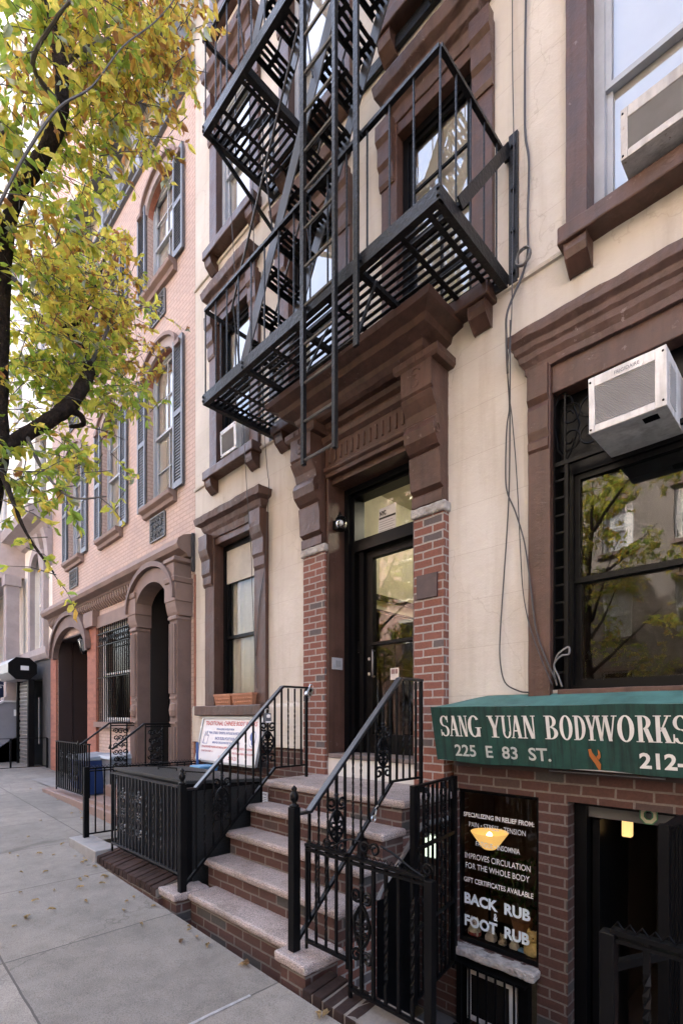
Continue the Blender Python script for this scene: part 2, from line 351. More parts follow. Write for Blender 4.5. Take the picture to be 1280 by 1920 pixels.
CORNB = paint('blue_grey_cornice_paint', (.25, .285, .34), .45, .12, 4, .1)
BLIND = paint('pale_blind', (.80, .81, .82), .8, .06, 2, 0)  # brightness of sky reflected in the panes is put into this colour
CURT = paint('white_curtain', (.7, .7, .69), .9, .06, 12, 0)
GLASS = glassmat('window_glass', (.95, .96, .95), .02, .95)
GLASSU = glassmat('bright_window_glass', (.94, .95, .95), .22, 1.2)
GLASSD = glassmat('door_glass', (.93, .93, .9), .03, .9)
CREAM = paint('lobby_plaster', (.56, .52, .40), .7, .12, 6, .15, 30)
GREEN = paint('green_awning_cloth', (.005, .040, .030), .7, .3, 7, .25, 200)
def streaked(m):
    n, l = m.node_tree.nodes, m.node_tree.links; b = n['Principled BSDF']; src = b.inputs['Base Color'].links[0].from_socket
    g = n.new('ShaderNodeNewGeometry'); mp = n.new('ShaderNodeMapping'); mp.inputs['Scale'].default_value = (26, 3, 1.2); l.new(g.outputs['Position'], mp.inputs[0])
    f = noise(n, l, mp.outputs[0], 1.0, 5, .65); l.new(mul(n, l, src, ramp(n, l, f, [(.36, (.45, .45, .45)), (.5, (1, 1, 1)), (.75, (1.12, 1.12, 1.12))])), b.inputs['Base Color'])
streaked(GREEN)
for m_ in (GREEN,):
    n_, l_ = m_.node_tree.nodes, m_.node_tree.links; b_ = n_['Principled BSDF']; g_ = n_.new('ShaderNodeNewGeometry'); mp_ = n_.new('ShaderNodeMapping'); mp_.inputs['Scale'].default_value = (7, 2, 2.2); l_.new(g_.outputs['Position'], mp_.inputs[0])
    bump(n_, l_, b_, noise(n_, l_, mp_.outputs[0], 1.0, 3, .5), .8, .05, b_.inputs['Normal'].links[0].from_socket)
GREENT = paint('faded_green_cloth', (.048, .13, .11), .75, .35, 5, .3, 120)
LETTER = paint('white_letter_paint', (.66, .65, .62), .6, .1, 6, 0)
STEEL = paint('brushed_steel', (.5, .5, .5), .3, .08, 5, .05, metal=.9)
# ================================================================== the setting
def gz(x): return -.025*(x+2.1)
def slab(mb, x0, x1, y0, y1, dz=0, step=4.0):
    n = max(1, int((x1-x0)/step))
    for i in range(n):
        a = x0+(x1-x0)*i/n; b = x0+(x1-x0)*(i+1)/n
        mb.quad((a, y0, gz(a)+dz), (b, y0, gz(b)+dz), (b, y1, gz(b)+dz), (a, y1, gz(a)+dz))
m = MB()
slab(m, -60, 10, -4.6, -1.8); slab(m, -60, -14.0, -1.8, 0.0); slab(m, -14.0, -10.45, -1.8, 0.02); slab(m, -10.45, -6.29, -1.8, -1.05)
tag(m.build('sidewalk', WALKM), kind='structure')
m = MB(); slab(m, -60, 10, -4.75, -4.6, .004)
for i in range(14):
    a = -60+5*i; b = a+5; m.quad((a, -4.75, gz(a)-.16), (b, -4.75, gz(b)-.16), (b, -4.75, gz(b)+.004), (a, -4.75, gz(a)+.004))
tag(m.build('kerb', CONC), kind='structure')
m = MB()
for k in range(26): a = -4.6+.1*k; j = random.uniform(-.002, .002); m.quad((-2.372+j, a, gz(-2.36)+.003), (-2.350+j, a, gz(-2.36)+.003), (-2.350+j, a+.1, gz(-2.36)+.003), (-2.372+j, a+.1, gz(-2.36)+.003))
tag(m.build('pavement_joint_sealant', paint('pale_sealant', (.27, .27, .265), .7, .3, 20, .2)), kind='structure')
ASPH = paint('asphalt', (.055, .055, .057), .85, .25, 2, .4, 120)
m = MB(); slab(m, -60, 10, -12.5, -4.75, -.15); tag(m.build('road', ASPH), kind='structure')
m = MB(); slab(m, -60, 10, -16.5, -12.5); m.quad((-60, -12.5, gz(-60)-.15), (10, -12.5, gz(10)-.15), (10, -12.5, gz(10)), (-60, -12.5, gz(-60)))
tag(m.build('far_sidewalk', WALKM), kind='structure')
m = MB(); m.quad((-300, -300, -1.6), (300, -300, -1.6), (300, 300, -1.6), (-300, 300, -1.6)); tag(m.build('ground', CONC), kind='structure')
m = MB(); m.quad((-6.7, -1.58, -.1), (-3.86, -1.58, -.1), (-3.86, .1, -.1), (-6.7, .1, -.1))

for k in range(4): m.box(-2.27, -1.42, -1.60+.22*k, -1.38+.22*k, -.96, -.10-.21*k)
m.quad((-2.5, -1.62, -.95), (1.6, -1.62, -.95), (1.6, 0.02, -.95), (-2.5, 0.02, -.95))
for k in range(4): m.box(-1.28, -.62, -1.62+.25*k, -1.37+.25*k, -.96, -.02-.2*k)
tag(m.build('areaway_floor', paint('dark_concrete', (.075, .07, .066), .8, .4, 5, .5, 50)), kind='structure')  # floor and area steps darker than the other concrete
m = MB(); m.box(-2.15, 1.6, -1.80, -1.62, -1.0, -.03); tag(m.build('areaway_retaining_wall', BRICKD), label='dark brick retaining wall along the edge of the basement areaway', cat='wall')

# ================================================================== cream rowhouse
house = thing('rowhouse', (-3.0, 0, 0), 'cream stucco rowhouse with brown window trim and brick-flanked doorway', 'house')
UP = [(-5.61, .80), (-4.04, .80), (-2.47, .78), (-.78, .84)]
FL = [(5.0, 7.0), (8.06, 10.0), (11.1, 13.0)]
ops = [(-6.06, -5.10, 1.76, 4.02), (-1.45, -.29, 1.80, 4.02), (-3.79, -2.64, .5, 4.13)]
for c, w_ in UP:
    for zb, zt in FL: ops.append((c-w_/2, c+w_/2, zb, zt))
m = MB(); m.wall(-6.66, .62, 1.27, 14.5, 0, ops, .3)
m.quad((-6.66, 0, -.2), (-6.66, 12, -.2), (-6.66, 12, 14.5), (-6.66, 0, 14.5)); m.quad((.62, 0, -1), (.62, 0, 14.5), (.62, 12, 14.5), (.62, 12, -1))
m.quad((-6.66, 12, -1), (.62, 12, -1), (.62, 12, 14.5), (-6.66, 12, 14.5)); m.quad((-6.66, 0, 14.5), (.62, 0, 14.5), (.62, 12, 14.5), (-6.66, 12, 14.5))
m.build('wall', STUC, house)
m = MB(); m.prism([(0, 1.24), (-.045, 1.24), (-.045, 1.72), (-.03, 1.75), (0, 1.76)], 'x', -6.655, -4.145); m.build('stucco_base', STUC, house, bevel=.008)
for z in (4.92, 7.86, 10.9):
    m = MB(); prof = [(0, z-.005), (-.022, z), (-.028, z+.025), (0, z+.045)]
    if z < 5: m.prism(prof, 'x', -6.66, -4.3); MB().prism(prof, 'x', -2.12, .62).build('string_course', STUC, house)
    else: m.prism(prof, 'x', -6.66, .62)
    m.build('string_course', STUC, house)
# brick base
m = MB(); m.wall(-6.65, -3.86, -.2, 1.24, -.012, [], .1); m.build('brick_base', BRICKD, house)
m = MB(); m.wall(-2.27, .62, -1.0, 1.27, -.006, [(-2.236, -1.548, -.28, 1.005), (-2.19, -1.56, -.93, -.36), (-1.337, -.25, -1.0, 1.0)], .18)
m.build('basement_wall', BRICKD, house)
def sash(parent, x0, x1, z0, z1, y, mat, glass, fw=.05, blind=None, muntin=False, name='window', shade=.0, room=DARK, split=.5, dep=.7):
    """a double-hung window: frame mesh with panes and what hangs behind it as sub-parts"""
    m = MB(); zm = z0+(z1-z0)*split
    m.box(x0, x0+fw, y, y+.09, z0, z1).box(x1-fw, x1, y, y+.09, z0, z1).box(x0+fw, x1-fw, y, y+.09, z1-fw, z1).box(x0+fw, x1-fw, y-.015, y+.09, z0, z0+fw*.8)
    a, b = x0+fw, x1-fw; s = .04
    for (lo, hi, yy) in ((zm-.01, z1-fw, y+.02), (z0+fw*.8, zm+.03, y+.05)):
        m.box(a, a+s, yy, yy+.03, lo, hi).box(b-s, b, yy, yy+.03, lo, hi).box(a+s, b-s, yy, yy+.03, lo, lo+s).box(a+s, b-s, yy, yy+.03, hi-s, hi)
        if muntin:
            cx = (a+b)/2; cz = (lo+hi)/2
            m.box(cx-.011, cx+.011, yy+.002, yy+.022, lo+s, hi-s).box(a+s, cx-.011, yy+.002, yy+.022, cz-.011, cz+.011).box(cx+.011, b-s, yy+.002, yy+.022, cz-.011, cz+.011)
    f = m.build(name, mat, parent)
    for (lo, hi, yy) in ((zm-.01, z1-fw, y+.02), (z0+fw*.8, zm+.03, y+.05)):
        MB().quad((a+s, yy+.024, lo+s), (b-s, yy+.024, lo+s), (b-s, yy+.024, hi-s), (a+s, yy+.024, hi-s)).build('pane', glass, f)
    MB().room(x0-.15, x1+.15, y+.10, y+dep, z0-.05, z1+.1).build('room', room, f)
    if blind:
        zb = z1-(z1-z0)*blind[0]
        k = MB(); n = 24
        for i in range(n):
            xa = x0+.02+(x1-x0-.04)*i/n; xb = x0+.02+(x1-x0-.04)*(i+1)/n; d = .02*blind[2]
            ya = y+.084+d*(1+math.sin(i*1.7)); yb = y+.084+d*(1+math.sin((i+1)*1.7))
            k.quad((xa, ya, zb), (xb, yb, zb), (xb, yb, z1-.02), (xa, ya, z1-.02))
        k.build('blind' if not blind[2] else 'curtain', blind[1], f)
    return f
def corbel(x0, x1, y0, prof): return MB().prism([(y0, prof[0][1])]+[(y0-p, z) for p, z in prof]+[(y0, prof[-1][1])], 'x', x0, x1)
def trim(f, x0, x1, zb, zt, cw, pr=.045, mat=BROWN):
    """brown stone surround, sill on brackets, lintel cornice: sub-parts of the window f"""
    m = MB().box(x0-cw, x0+.004, -pr, .105, zb, zt+.13).box(x1-.004, x1+cw, -pr, .105, zb, zt+.13).box(x0+.004, x1-.004, -pr+.01, .105, zt-.004, zt+.13)
    m.build('casing', mat, f, bevel=.006)
    m = MB().box(x0-cw-.02, x1+cw+.02, -.15, .06, zb-.12, zb); m.build('sill', mat, f, bevel=.012)
    for s in (x0-cw+.02, x1+cw-.17):
        corbel(s, s+.15, 0, [(.03, zb-.29), (.11, zb-.22), (.125, zb-.17), (.125, zb-.12)]).build('sill_bracket', mat, f, bevel=.008)
def lintel(f, x0, x1, zt, cw, mat=BROWNW, br=BROWN, p=1.0):
    m = MB().mould(x0+.02, x1-.02, 0, [(.05*p, zt+.10), (.06*p, zt+.20), (.11*p, zt+.23), (.12*p, zt+.31), (.18*p, zt+.34), (.2*p, zt+.44), (.03, zt+.50)], back=.03)
    m.build('lintel_cornice', mat, f, bevel=.008)
    for s in (x0-cw-.01, x1+.02):
        corbel(s, s+cw-.01, -.04, [(.015, zt-.42), (.03, zt-.38), (.03, zt-.25), (.055, zt-.21), (.055, zt-.04), (.085, zt), (.085, zt+.15)]).build('corbel', br, f, bevel=.006)
# parlour window on the left
f = sash(house, -6.06, -5.10, 1.76, 3.98, .10, BLACK, GLASS, .065, (.95, CURT, 1.2), split=.42)
MB().box(-6.30, -6.055, -.05, .11, 1.76, 4.1).box(-5.105, -4.87, -.05, .11, 1.76, 4.1).box(-6.055, -5.105, -.03, .09, 3.98, 4.1).build('casing', BROWN, f, bevel=.006)
MB().box(-6.46, -4.86, -.13, .09, 1.62, 1.755).build('sill', BROWN, f, bevel=.012)
MB().mould(-6.17, -5.0, 0, [(.05, 4.07), (.07, 4.15), (.10, 4.19), (.12, 4.25), (.18, 4.28), (.2, 4.36), (.04, 4.44)], back=.03).build('lintel_cornice', BROWNW, f, bevel=.01)
for s in (-6.31, -5.08):
    corbel(s, s+.22, -.045, [(.01, 3.42), (.03, 3.46), (.03, 3.56), (.05, 3.60), (.05, 3.78), (.08, 3.84), (.10, 3.92), (.10, 4.12)]).build('corbel', BROWN, f, bevel=.008)
MB().box(-5.99, -5.17, .115, .125, 3.45, 3.91).build('air_conditioner_panel', paint('yellowed_panel', (.40, .38, .33), .6, .15, 4, .1), f)
# parlour window on the right, behind the awning
f = sash(house, -1.39, -.29, 1.80, 3.42, .12, BLACK, GLASS, .045, None, split=.49)
MB().box(-1.45, -.29, .12, .2, 3.42, 4.02).build('transom_board', BLACK, f)
MB().box(-1.61, -1.445, -.05, .06, 1.275, 4.15).box(-.295, -.13, -.05, .06, 1.275, 4.15).box(-1.445, -.295, -.02, .10, 3.95, 4.15).build('casing', BROWN, f, bevel=.006)
MB().mould(-1.584, -.15, 0, [(.05, 4.15), (.055, 4.20), (.08, 4.24), (.085, 4.28), (.105, 4.30), (.11, 4.34), (.145, 4.37), (.15, 4.44), (.02, 4.49)], back=.03).build('lintel_cornice', BROWNW, f, bevel=.006)
for s in (-1.605, -.285):
    corbel(s, s+.15, -.048, [(.004, 3.55), (.02, 3.57), (.02, 3.62), (.006, 3.64), (.02, 3.70), (.02, 3.86), (.006, 3.90), (.03, 3.94), (.03, 4.16)]).build('corbel', BROWN, f, bevel=.006)
MB().box(-1.449, -1.437, .005, .2, 1.80, 3.95).box(-1.437, -1.39, .17, .2, 1.8, 4.0).build('lining', BLACK, f)
B(-1.40, -.295, -.03, .125, 1.69, 1.80).build('sill', BROWN, f, bevel=.006)
g = MB()
for k in range(14): g.bar((-1.45, .03, 1.80+.127*k), (-1.36, .03, 1.80+.127*k), .014)
g.box(-1.37, -1.345, .02, .05, 1.72, 3.44).box(-1.448, -1.435, .02, .045, 1.72, 4.0).bar((-1.45, .03, 3.44), (-.3, .03, 3.44), .03)
for x_ in (-1.37, -1.14, -.6): g.bar((x_, .03, 3.44), (x_, .03, 3.98), .012)
def spiral(mb, c, u, r0, r1, turns, a0, rad, n=26, up=(0, 0, 1), k=5):
    c = Vector(c); u = Vector(u); v = Vector(up); pts = []
    for i in range(n+1):
        t = i/n; a = a0+turns*2*math.pi*t; r = r0+(r1-r0)*t; pts.append(c+u*r*math.cos(a)+v*r*math.sin(a))
    mb.tube(pts, rad, k)
for sx, sz, a0, tn in ((-1.335, 3.77, 2.2, -1.3), (-1.335, 3.60, -2.2, 1.3), (-1.20, 3.77, .9, 1.3), (-1.20, 3.60, -.9, -1.3)):
    spiral(g, (sx, .03, sz), (1, 0, 0), .085, .02, tn, a0, .007)
g.tube([(-1.44, .03, 3.88), (-1.40, .03, 3.96), (-1.33, .03, 3.9), (-1.27, .03, 3.68), (-1.33, .03, 3.5), (-1.36, .03, 3.45)], .007, 5)
g.tube([(-1.44, .03, 3.7), (-1.42, .03, 3.55), (-1.36, .03, 3.46)], .007, 5)
g.build('window_grille', IRON, f)
# upper windows
fr_m = [BLACK, BLACK, BLACK, GREYP]
for i, (c, w_) in enumerate(UP):
    for j, (zb, zt) in enumerate(FL):
        x0, x1 = c-w_/2, c+w_/2; cw = .18 if i != 3 else .14
        f = sash(house, x0, x1, zb, zt, .10 if i == 3 else .05, GREYP if (i == 3 or j) else fr_m[i], GLASSU, .07, ((1, .92, .6, .8)[(2*i+3*j+1) % 4] if j else (.55, .97, .97, 1)[i], BLIND, 0), muntin=(i == 2 and j == 0))
        trim(f, x0, x1, zb, zt, cw)
        if not (i == 3 and j == 0): lintel(f, x0, x1, zt, cw)
# ------------------------------------------------------------------ doorway
port = MB().mould(-3.94, -2.52, -.16, [(.02, 4.64), (.06, 4.66), (.10, 4.70), (.115, 4.74), (.22, 4.78), (.235, 4.83), (.33, 4.86), (.34, 4.915), (.2, 4.955)], back=.02).build('portico_cornice', BROWN, house, bevel=.008)
MB().mould(-3.97, -2.49, -.06, [(.0, 4.58), (.04, 4.60), (.06, 4.635), (.06, 4.65)], back=.02).build('bed_mould', BROWN, port)
m = MB(); m.box(-3.80, -2.66, -.06, .2, 4.12, 4.60); m.prism([(-.06, 4.44), (-.10, 4.47), (-.115, 4.52), (-.06, 4.56)], 'x', -3.80, -2.66)
m.prism([(-.06, 4.16), (-.085, 4.18), (-.09, 4.21), (-.06, 4.23)], 'x', -3.80, -2.66)
for k in range(13): m.box(-3.74+.08*k, -3.715+.08*k, -.075, -.055, 4.26, 4.40)
m.build('lintel_beam', BROWN, port, bevel=.006)
for s in (-4.14, -2.64):
    e = s+.32 if s < -3 else s+.31
    pf = [(.075, 3.43), (.10, 3.44), (.10, 3.53), (.075, 3.55), (.12, 3.58), (.14, 3.86), (.12, 3.88), (.15, 3.90), (.205, 3.96), (.225, 4.04), (.20, 4.10), (.17, 4.13), (.19, 4.2), (.24, 4.28), (.255, 4.31), (.235, 4.325), (.255, 4.345), (.255, 4.60)]
    cb = corbel(s, e, 0, pf); cb.build('console', BROWN, port, bevel=.007)
    m = MB(); m.mould(s+.0, e, -.20, [(.055, 4.56), (.075, 4.585), (.075, 4.64)], back=.02); m.build('console_cap', BROWN, port, bevel=.004)
    m = MB(); cx = s+.15      # carved scroll on the front, and dentils
    spiral(m, (cx, -.258, 4.50), (1, 0, 0), .045, .015, .8, .2, .006); spiral(m, (cx, -.258, 4.42), (1, 0, 0), .045, .015, .8, 3.4, .006)
    spiral(m, (e+.003, -.17, 4.02), (0, 1, 0), .055, .015, 1.4, 2.2, .006)
    for k in range(3): m.box(s+.07+.08*k, s+.085+.08*k, -.282, -.276, 4.575, 4.63)
    m.build('carving', BROWN, port)
for s, e in ((-4.14, -3.795), (-2.635, -2.325)):
    pm = MB().box(s, e, -.075, .2, .97, 3.36).build('brick_pier', BRICK, house)
    m = MB(); m.box(s-.02, e+.025, -.105, .1, 3.35, 3.435); m.build('pier_cap', CAPST, pm, bevel=.02)
# reveal, soffit, black frame, door
m = MB(); m.box(-3.795, -3.765, -.05, .22, 1.21, 4.12); m.box(-2.665, -2.635, -.05, .22, 1.21, 4.12); m.box(-3.765, -2.665, 0.0, .22, 4.06, 4.12); m.build('door_reveal', BROWN, house, bevel=.004)
m = MB(); m.box(-3.765, -2.665, -.05, .5, 1.175, 1.22); m.build('threshold', paint('worn_brownstone_sill', (.14, .11, .10), .7, .3, 8, .4, 50), house, bevel=.006)
MB().box(-3.79, -2.64, -.03, .5, .9, 1.175).build('door_step', paint('white_marble', (.58, .57, .54), .5, .1, 3, .1), house)
fy = .32
m = MB(); m.box(-3.765, -3.70, .19, .42, 1.22, 4.06).box(-2.73, -2.665, .19, .42, 1.22, 4.06).box(-3.70, -2.73, .19, .42, 4.0, 4.06)
m.box(-3.70, -3.66, .24, .40, 1.22, 4.0).box(-2.77, -2.73, .24, .40, 1.22, 4.0).box(-3.66, -2.77, .24, .40, 3.97, 4.0).box(-3.66, -2.77, .22, .42, 3.37, 3.49)
m.box(-3.61, -3.55, .26, .40, 1.22, 3.37).box(-3.66, -3.61, .28, .39, 2.30, 2.42).box(-3.66, -3.61, .28, .39, 1.22, 1.4)
dfr = m.build('door_frame', BLACK, house)
MB().quad((-3.66, .34, 3.49), (-2.77, .34, 3.49), (-2.77, .34, 3.97), (-3.66, .34, 3.97)).build('transom_pane', GLASSD, dfr)
m = MB(); m.quad((-3.66, .345, 1.4), (-3.61, .345, 1.4), (-3.61, .345, 2.3), (-3.66, .345, 2.3)); m.quad((-3.66, .345, 2.42), (-3.61, .345, 2.42), (-3.61, .345, 3.37), (-3.66, .345, 3.37)); m.build('side_pane', GLASSD, dfr)
m = MB(); m.box(-3.55, -3.45, .30, .36, 1.22, 3.36).box(-2.87, -2.77, .30, .36, 1.22, 3.36).box(-3.45, -2.87, .30, .36, 3.29, 3.36).box(-3.45, -2.87, .30, .36, 1.22, 1.42).box(-3.5, -2.87, .285, .36, 2.36, 2.39)
dr = m.build('front_door', BLACK, house)
MB().quad((-3.45, .335, 1.42), (-2.87, .335, 1.42), (-2.87, .335, 3.29), (-3.45, .335, 3.29)).build('door_pane', GLASSD, dr)
MB().tube([(-3.43, .30, 2.30), (-3.41, .25, 2.30), (-3.40, .24, 2.28), (-3.40, .24, 2.05), (-3.41, .25, 2.03), (-3.43, .30, 2.03)], .011, 8).build('handle', paint('dull_steel', (.16, .16, .16), .4, .1, 5, 0, metal=.8), dr, smooth=True)
m = MB()
for z in (2.22, 2.06): m.lathe((-3.50, .30, z), [(.001, -.02), (.016, -.012), (.016, .012), (.001, .02)], 10)
m.build('lock', STEEL, dr)
lob = MB().room(-3.9, -1.7, .44, 3.2, 1.2, 4.3).build('lobby', CREAM, house)
m = MB(); m.box(-3.895, -3.85, .45, 3.19, 1.2, 2.85); m.box(-3.84, -1.75, 3.14, 3.19, 1.2, 2.85)
for k in range(8): m.box(-3.85, -3.84, .5+.33*k, .78+.33*k, 2.2, 2.75); m.box(-3.85, -3.84, .5+.33*k, .78+.33*k, 1.4, 2.1); m.build('wainscot', paint('grey_green_panelling', (.11, .115, .10), .4, .15, 4, .1), lob)
m = MB(); m.box(-3.89, -3.845, .45, 3.12, 3.01, 3.07); m.box(-3.84, -1.75, 3.13, 3.19, 3.01, 3.07); m.box(-3.89, -3.847, .45, 3.12, 2.87, 2.89); m.box(-3.84, -1.75, 3.135, 3.19, 2.87, 2.89); m.build('dark_rail', BLACK, lob)
MB().lathe((-2.7, 1.5, 4.24), [(.02, -.05), (.12, -.04), (.16, 0), (.16, .05)], 16).build('ceiling_lamp', emit('lobby_lamp_glow', (1, .92, .74), 7), lob)
# basement shop front
m = MB(); m.box(-2.236, -2.224, .03, .09, -.28, 1.005).box(-1.579, -1.548, .03, .09, -.28, 1.005).box(-2.224, -1.579, .03, .09, .975, 1.005).box(-2.224, -1.579, .03, .09, -.28, -.24)
bw = m.build('shop_window', BLACK, house)
MB().quad((-2.224, .06, -.24), (-1.579, .06, -.24), (-1.579, .06, .975), (-2.224, .06, .975)).build('pane', GLASS, bw)
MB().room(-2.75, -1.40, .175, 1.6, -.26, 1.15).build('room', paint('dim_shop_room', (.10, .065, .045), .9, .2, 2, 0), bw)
m = MB(); m.box(-2.25, -1.535, -.11, .03, -.345, -.28); m.build('stone_sill', CAPST, bw, bevel=.018)
MB().box(-2.2, -1.42, .165, .55, -.29, -.255).build('display_shelf', BLACK, bw)
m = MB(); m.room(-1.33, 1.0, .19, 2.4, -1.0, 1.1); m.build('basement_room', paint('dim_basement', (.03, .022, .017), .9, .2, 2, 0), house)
m = MB(); m.box(-1.335, -1.25, .11, .19, -.95, 1.0).box(-.34, -.25, .11, .19, -.95, 1.0).box(-1.25, -.34, .11, .19, .965, 1.0)
bd = m.build('basement_door_frame', BLACK, house)
MB().box(-1.25, -.34, .15, .18, .885, .965).build('head_board', paint('grey_head_board', (.10, .10, .10), .6, .2, 4, .2), bd)
MB().box(-1.24, -1.19, .2, .9, -.95, .86).build('open_door', BLACK, bd)
# ================================================================== stoop
stoop = thing('stoop', (-3.05, -1.2, 0), 'brick stoop with five pink granite steps up to the doorway', 'steps')
XL, XR = -3.90, -2.224
def slabstone(x0, x1, y0, y1, z1, t=.06, name='tread', par=None, mat=GRAN, bev=.02): return B(x0, x1, y0, y1, z1-t, z1).build(name, mat, par, bevel=bev)
ST = [(-1.654+.22*k, .156+.209*k) for k in range(5)]
for k, (y_, z_) in enumerate(ST[:4]):
    x0, x1 = (XL, XR) if k else (-3.76, -2.45)
    yb = ST[k+1][0]+.06
    slabstone(x0, x1, y_, yb if k else yb, z_, .06, 'tread', stoop)
slabstone(XL-.03, XR+.015, ST[4][0], -.02, ST[4][1], .065, 'landing', stoop)
m = MB()
for k, (y_, z_) in enumerate(ST):     # risers
    yb = -.06 if k == 4 else ST[k+1][0]+.03
    zb = -.2 if k == 0 else ST[k-1][1]-.05
    x0, x1 = (XL+.04, XR-.03) if k else (-3.76, -2.45)
    m.box(x0, x1, y_+.035, yb+.02 if k < 4 else yb, zb, z_-.06)
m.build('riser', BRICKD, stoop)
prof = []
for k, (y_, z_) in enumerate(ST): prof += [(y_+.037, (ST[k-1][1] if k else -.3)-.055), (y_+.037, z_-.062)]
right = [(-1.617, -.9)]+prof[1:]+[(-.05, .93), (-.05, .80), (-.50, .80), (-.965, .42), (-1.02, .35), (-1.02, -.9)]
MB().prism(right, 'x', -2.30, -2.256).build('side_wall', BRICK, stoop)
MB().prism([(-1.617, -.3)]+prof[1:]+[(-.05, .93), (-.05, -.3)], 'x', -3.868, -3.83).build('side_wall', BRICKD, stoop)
m = MB(); m.prism([(-.50, .79), (-.965, .41), (-1.02, .35), (-1.03, .33), (-1.0, .33), (-.97, .38), (-.49, .76), (-.10, .76), (-.10, .79)], 'x', -2.33, -2.235); m.build('soffit_edge', CONC, stoop)
for s, e in ((-4.06, -3.76), (-2.449, -2.157)):
    pm = B(s+.03, e-.03, -1.735, -1.47, -.12, .10).build('pier', BRICKD, stoop)
    B(s, e, -1.77, -1.44, .098, .16).build('pier_cap', GRAN, pm, bevel=.016)
MB().box(-2.44, -2.40, -1.02, -.42, -.9, .76).build('under_stoop_door', BLACK, stoop)

# ================================================================== wrought iron
def scroll_panel(mb, c, u, h, wd, r=.0085):
    """a centre bar with an oval, C-scrolls and a leaf finial, in the plane (u, z)"""
    c = Vector(c); u = Vector(u).normalized(); Z = Vector((0, 0, 1))
    P = lambda a, z: c+u*a*wd+Z*z*h
    for sg in (-1, 1):
        pts = [P(sg*.46*math.sin(math.pi*t/12)**.8, -.25+.5*t/12) for t in range(13)]
        mb.tube(pts, r*1.15, 5)
        spiral(mb, P(sg*.33, .345), u*sg, .30*wd, .08*wd, 1.35, -2.2, r*1.1, 16)
        spiral(mb, P(sg*.33, -.345), u*sg, .30*wd, .07*wd, -1.15, 2.2, r*1.1, 16)
        spiral(mb, P(sg*.20, .03), u*sg, .21*wd, .05*wd, 1.1, 2.4, r, 13)
        spiral(mb, P(sg*.20, -.10), u*sg, .19*wd, .05*wd, -1.1, -2.4, r, 13)
        mb.add([P(0, .03), P(sg*.20, .09), P(sg*.27, .22), P(sg*.05, .17)], [(0, 1, 2, 3)])
        mb.add([P(0, -.14), P(sg*.16, -.18), P(sg*.18, -.25), P(sg*.04, -.21)], [(0, 1, 2, 3)])
    mb.lathe(P(0, .44), [(.004, -.05*h), (.11*wd, -.02*h), (.06*wd, .01*h), (.13*wd, .03*h), (.05*wd, .07*h), (.004, .1*h)], 6)
    mb.lathe(P(0, -.46), [(.004, -.06*h), (.10*wd, -.01*h), (.05*wd, .02*h), (.11*wd, .04*h), (.004, .07*h)], 6)
def lerp(p, q, t): return Vector(p)+(Vector(q)-Vector(p))*t
def stoop_rail(X, yt0, label, y0=-1.675, flip=1):
    root = thing('stoop_railing', (X, y0, .16), label, 'railing')
    m = MB().box(X-.028, X+.028, y0-.028, y0+.028, .158, 1.045); p = m.build('newel_post', IRON, root, bevel=.003)
    MB().lathe((X, y0, 1.045), [(.03, 0), (.032, .012), (.016, .018), (.014, .03), (.026, .05), (.027, .075), (.017, .095), (.012, .10), (.02, .112), (.012, .125), (.002, .135)], 10).build('finial', IRON, p, smooth=True)
    a, b = (X, -1.555, 1.0), (X, -.63, 1.90)
    m = MB(); m.bar((X, y0, 1.0), a, .045, .018); m.bar(a, b, .05, .024); m.bar(b, (X, yt0, 1.90), .05, .02); m.build('handrail', HANDR, root, bevel=.004)
    c, d = (X, -1.65, .21), (X, -.72, 1.115)
    m = MB(); m.bar(c, d, .026, .02); m.bar(d, (X, yt0-.02, 1.115), .024, .016); m.build('bottom_rail', IRON, root)
    MB().box(X-.012, X+.012, yt0-.022, yt0+.002, .99, 1.89).build('end_post', IRON, root)
    def zt(y): return a[2]+(y-a[1])/(b[1]-a[1])*(b[2]-a[2]) if y < b[1] else 1.895
    def zb(y): return c[2]+(y-c[1])/(d[1]-c[1])*(d[2]-c[2]) if y < d[1] else 1.115
    n = 15
    for k in range(n):
        y = -1.55+(yt0-.08+1.55)*k/(n-1)
        if k in (3, 9): continue
        m = MB()
        if k in (1, 2, 5, 6, 12, 13): m.twist(X, y, zb(y), zt(y)-.01, .009, 22)
        else: m.box(X-.0075, X+.0075, y-.0075, y+.0075, zb(y), zt(y)-.008)
        m.build('baluster', IRON, root)
    for k in (3, 9):
        y = -1.55+(yt0-.08+1.55)*k/(n-1); m = MB(); m.box(X-.0085, X+.0085, y-.0085, y+.0085, zb(y), zt(y)-.008)
        scroll_panel(m, (X, y, (zb(y)+zt(y))/2-.02), (0, 1, 0), .44, .15); m.build('scroll_panel', IRON, root)
    return root
stoop_rail(-2.362, -.34, 'black iron stoop railing on the right side of the granite steps, nearer the basement areaway')
stoop_rail(-3.806, -.31, 'black iron stoop railing on the left side of the granite steps, with two lock boxes')
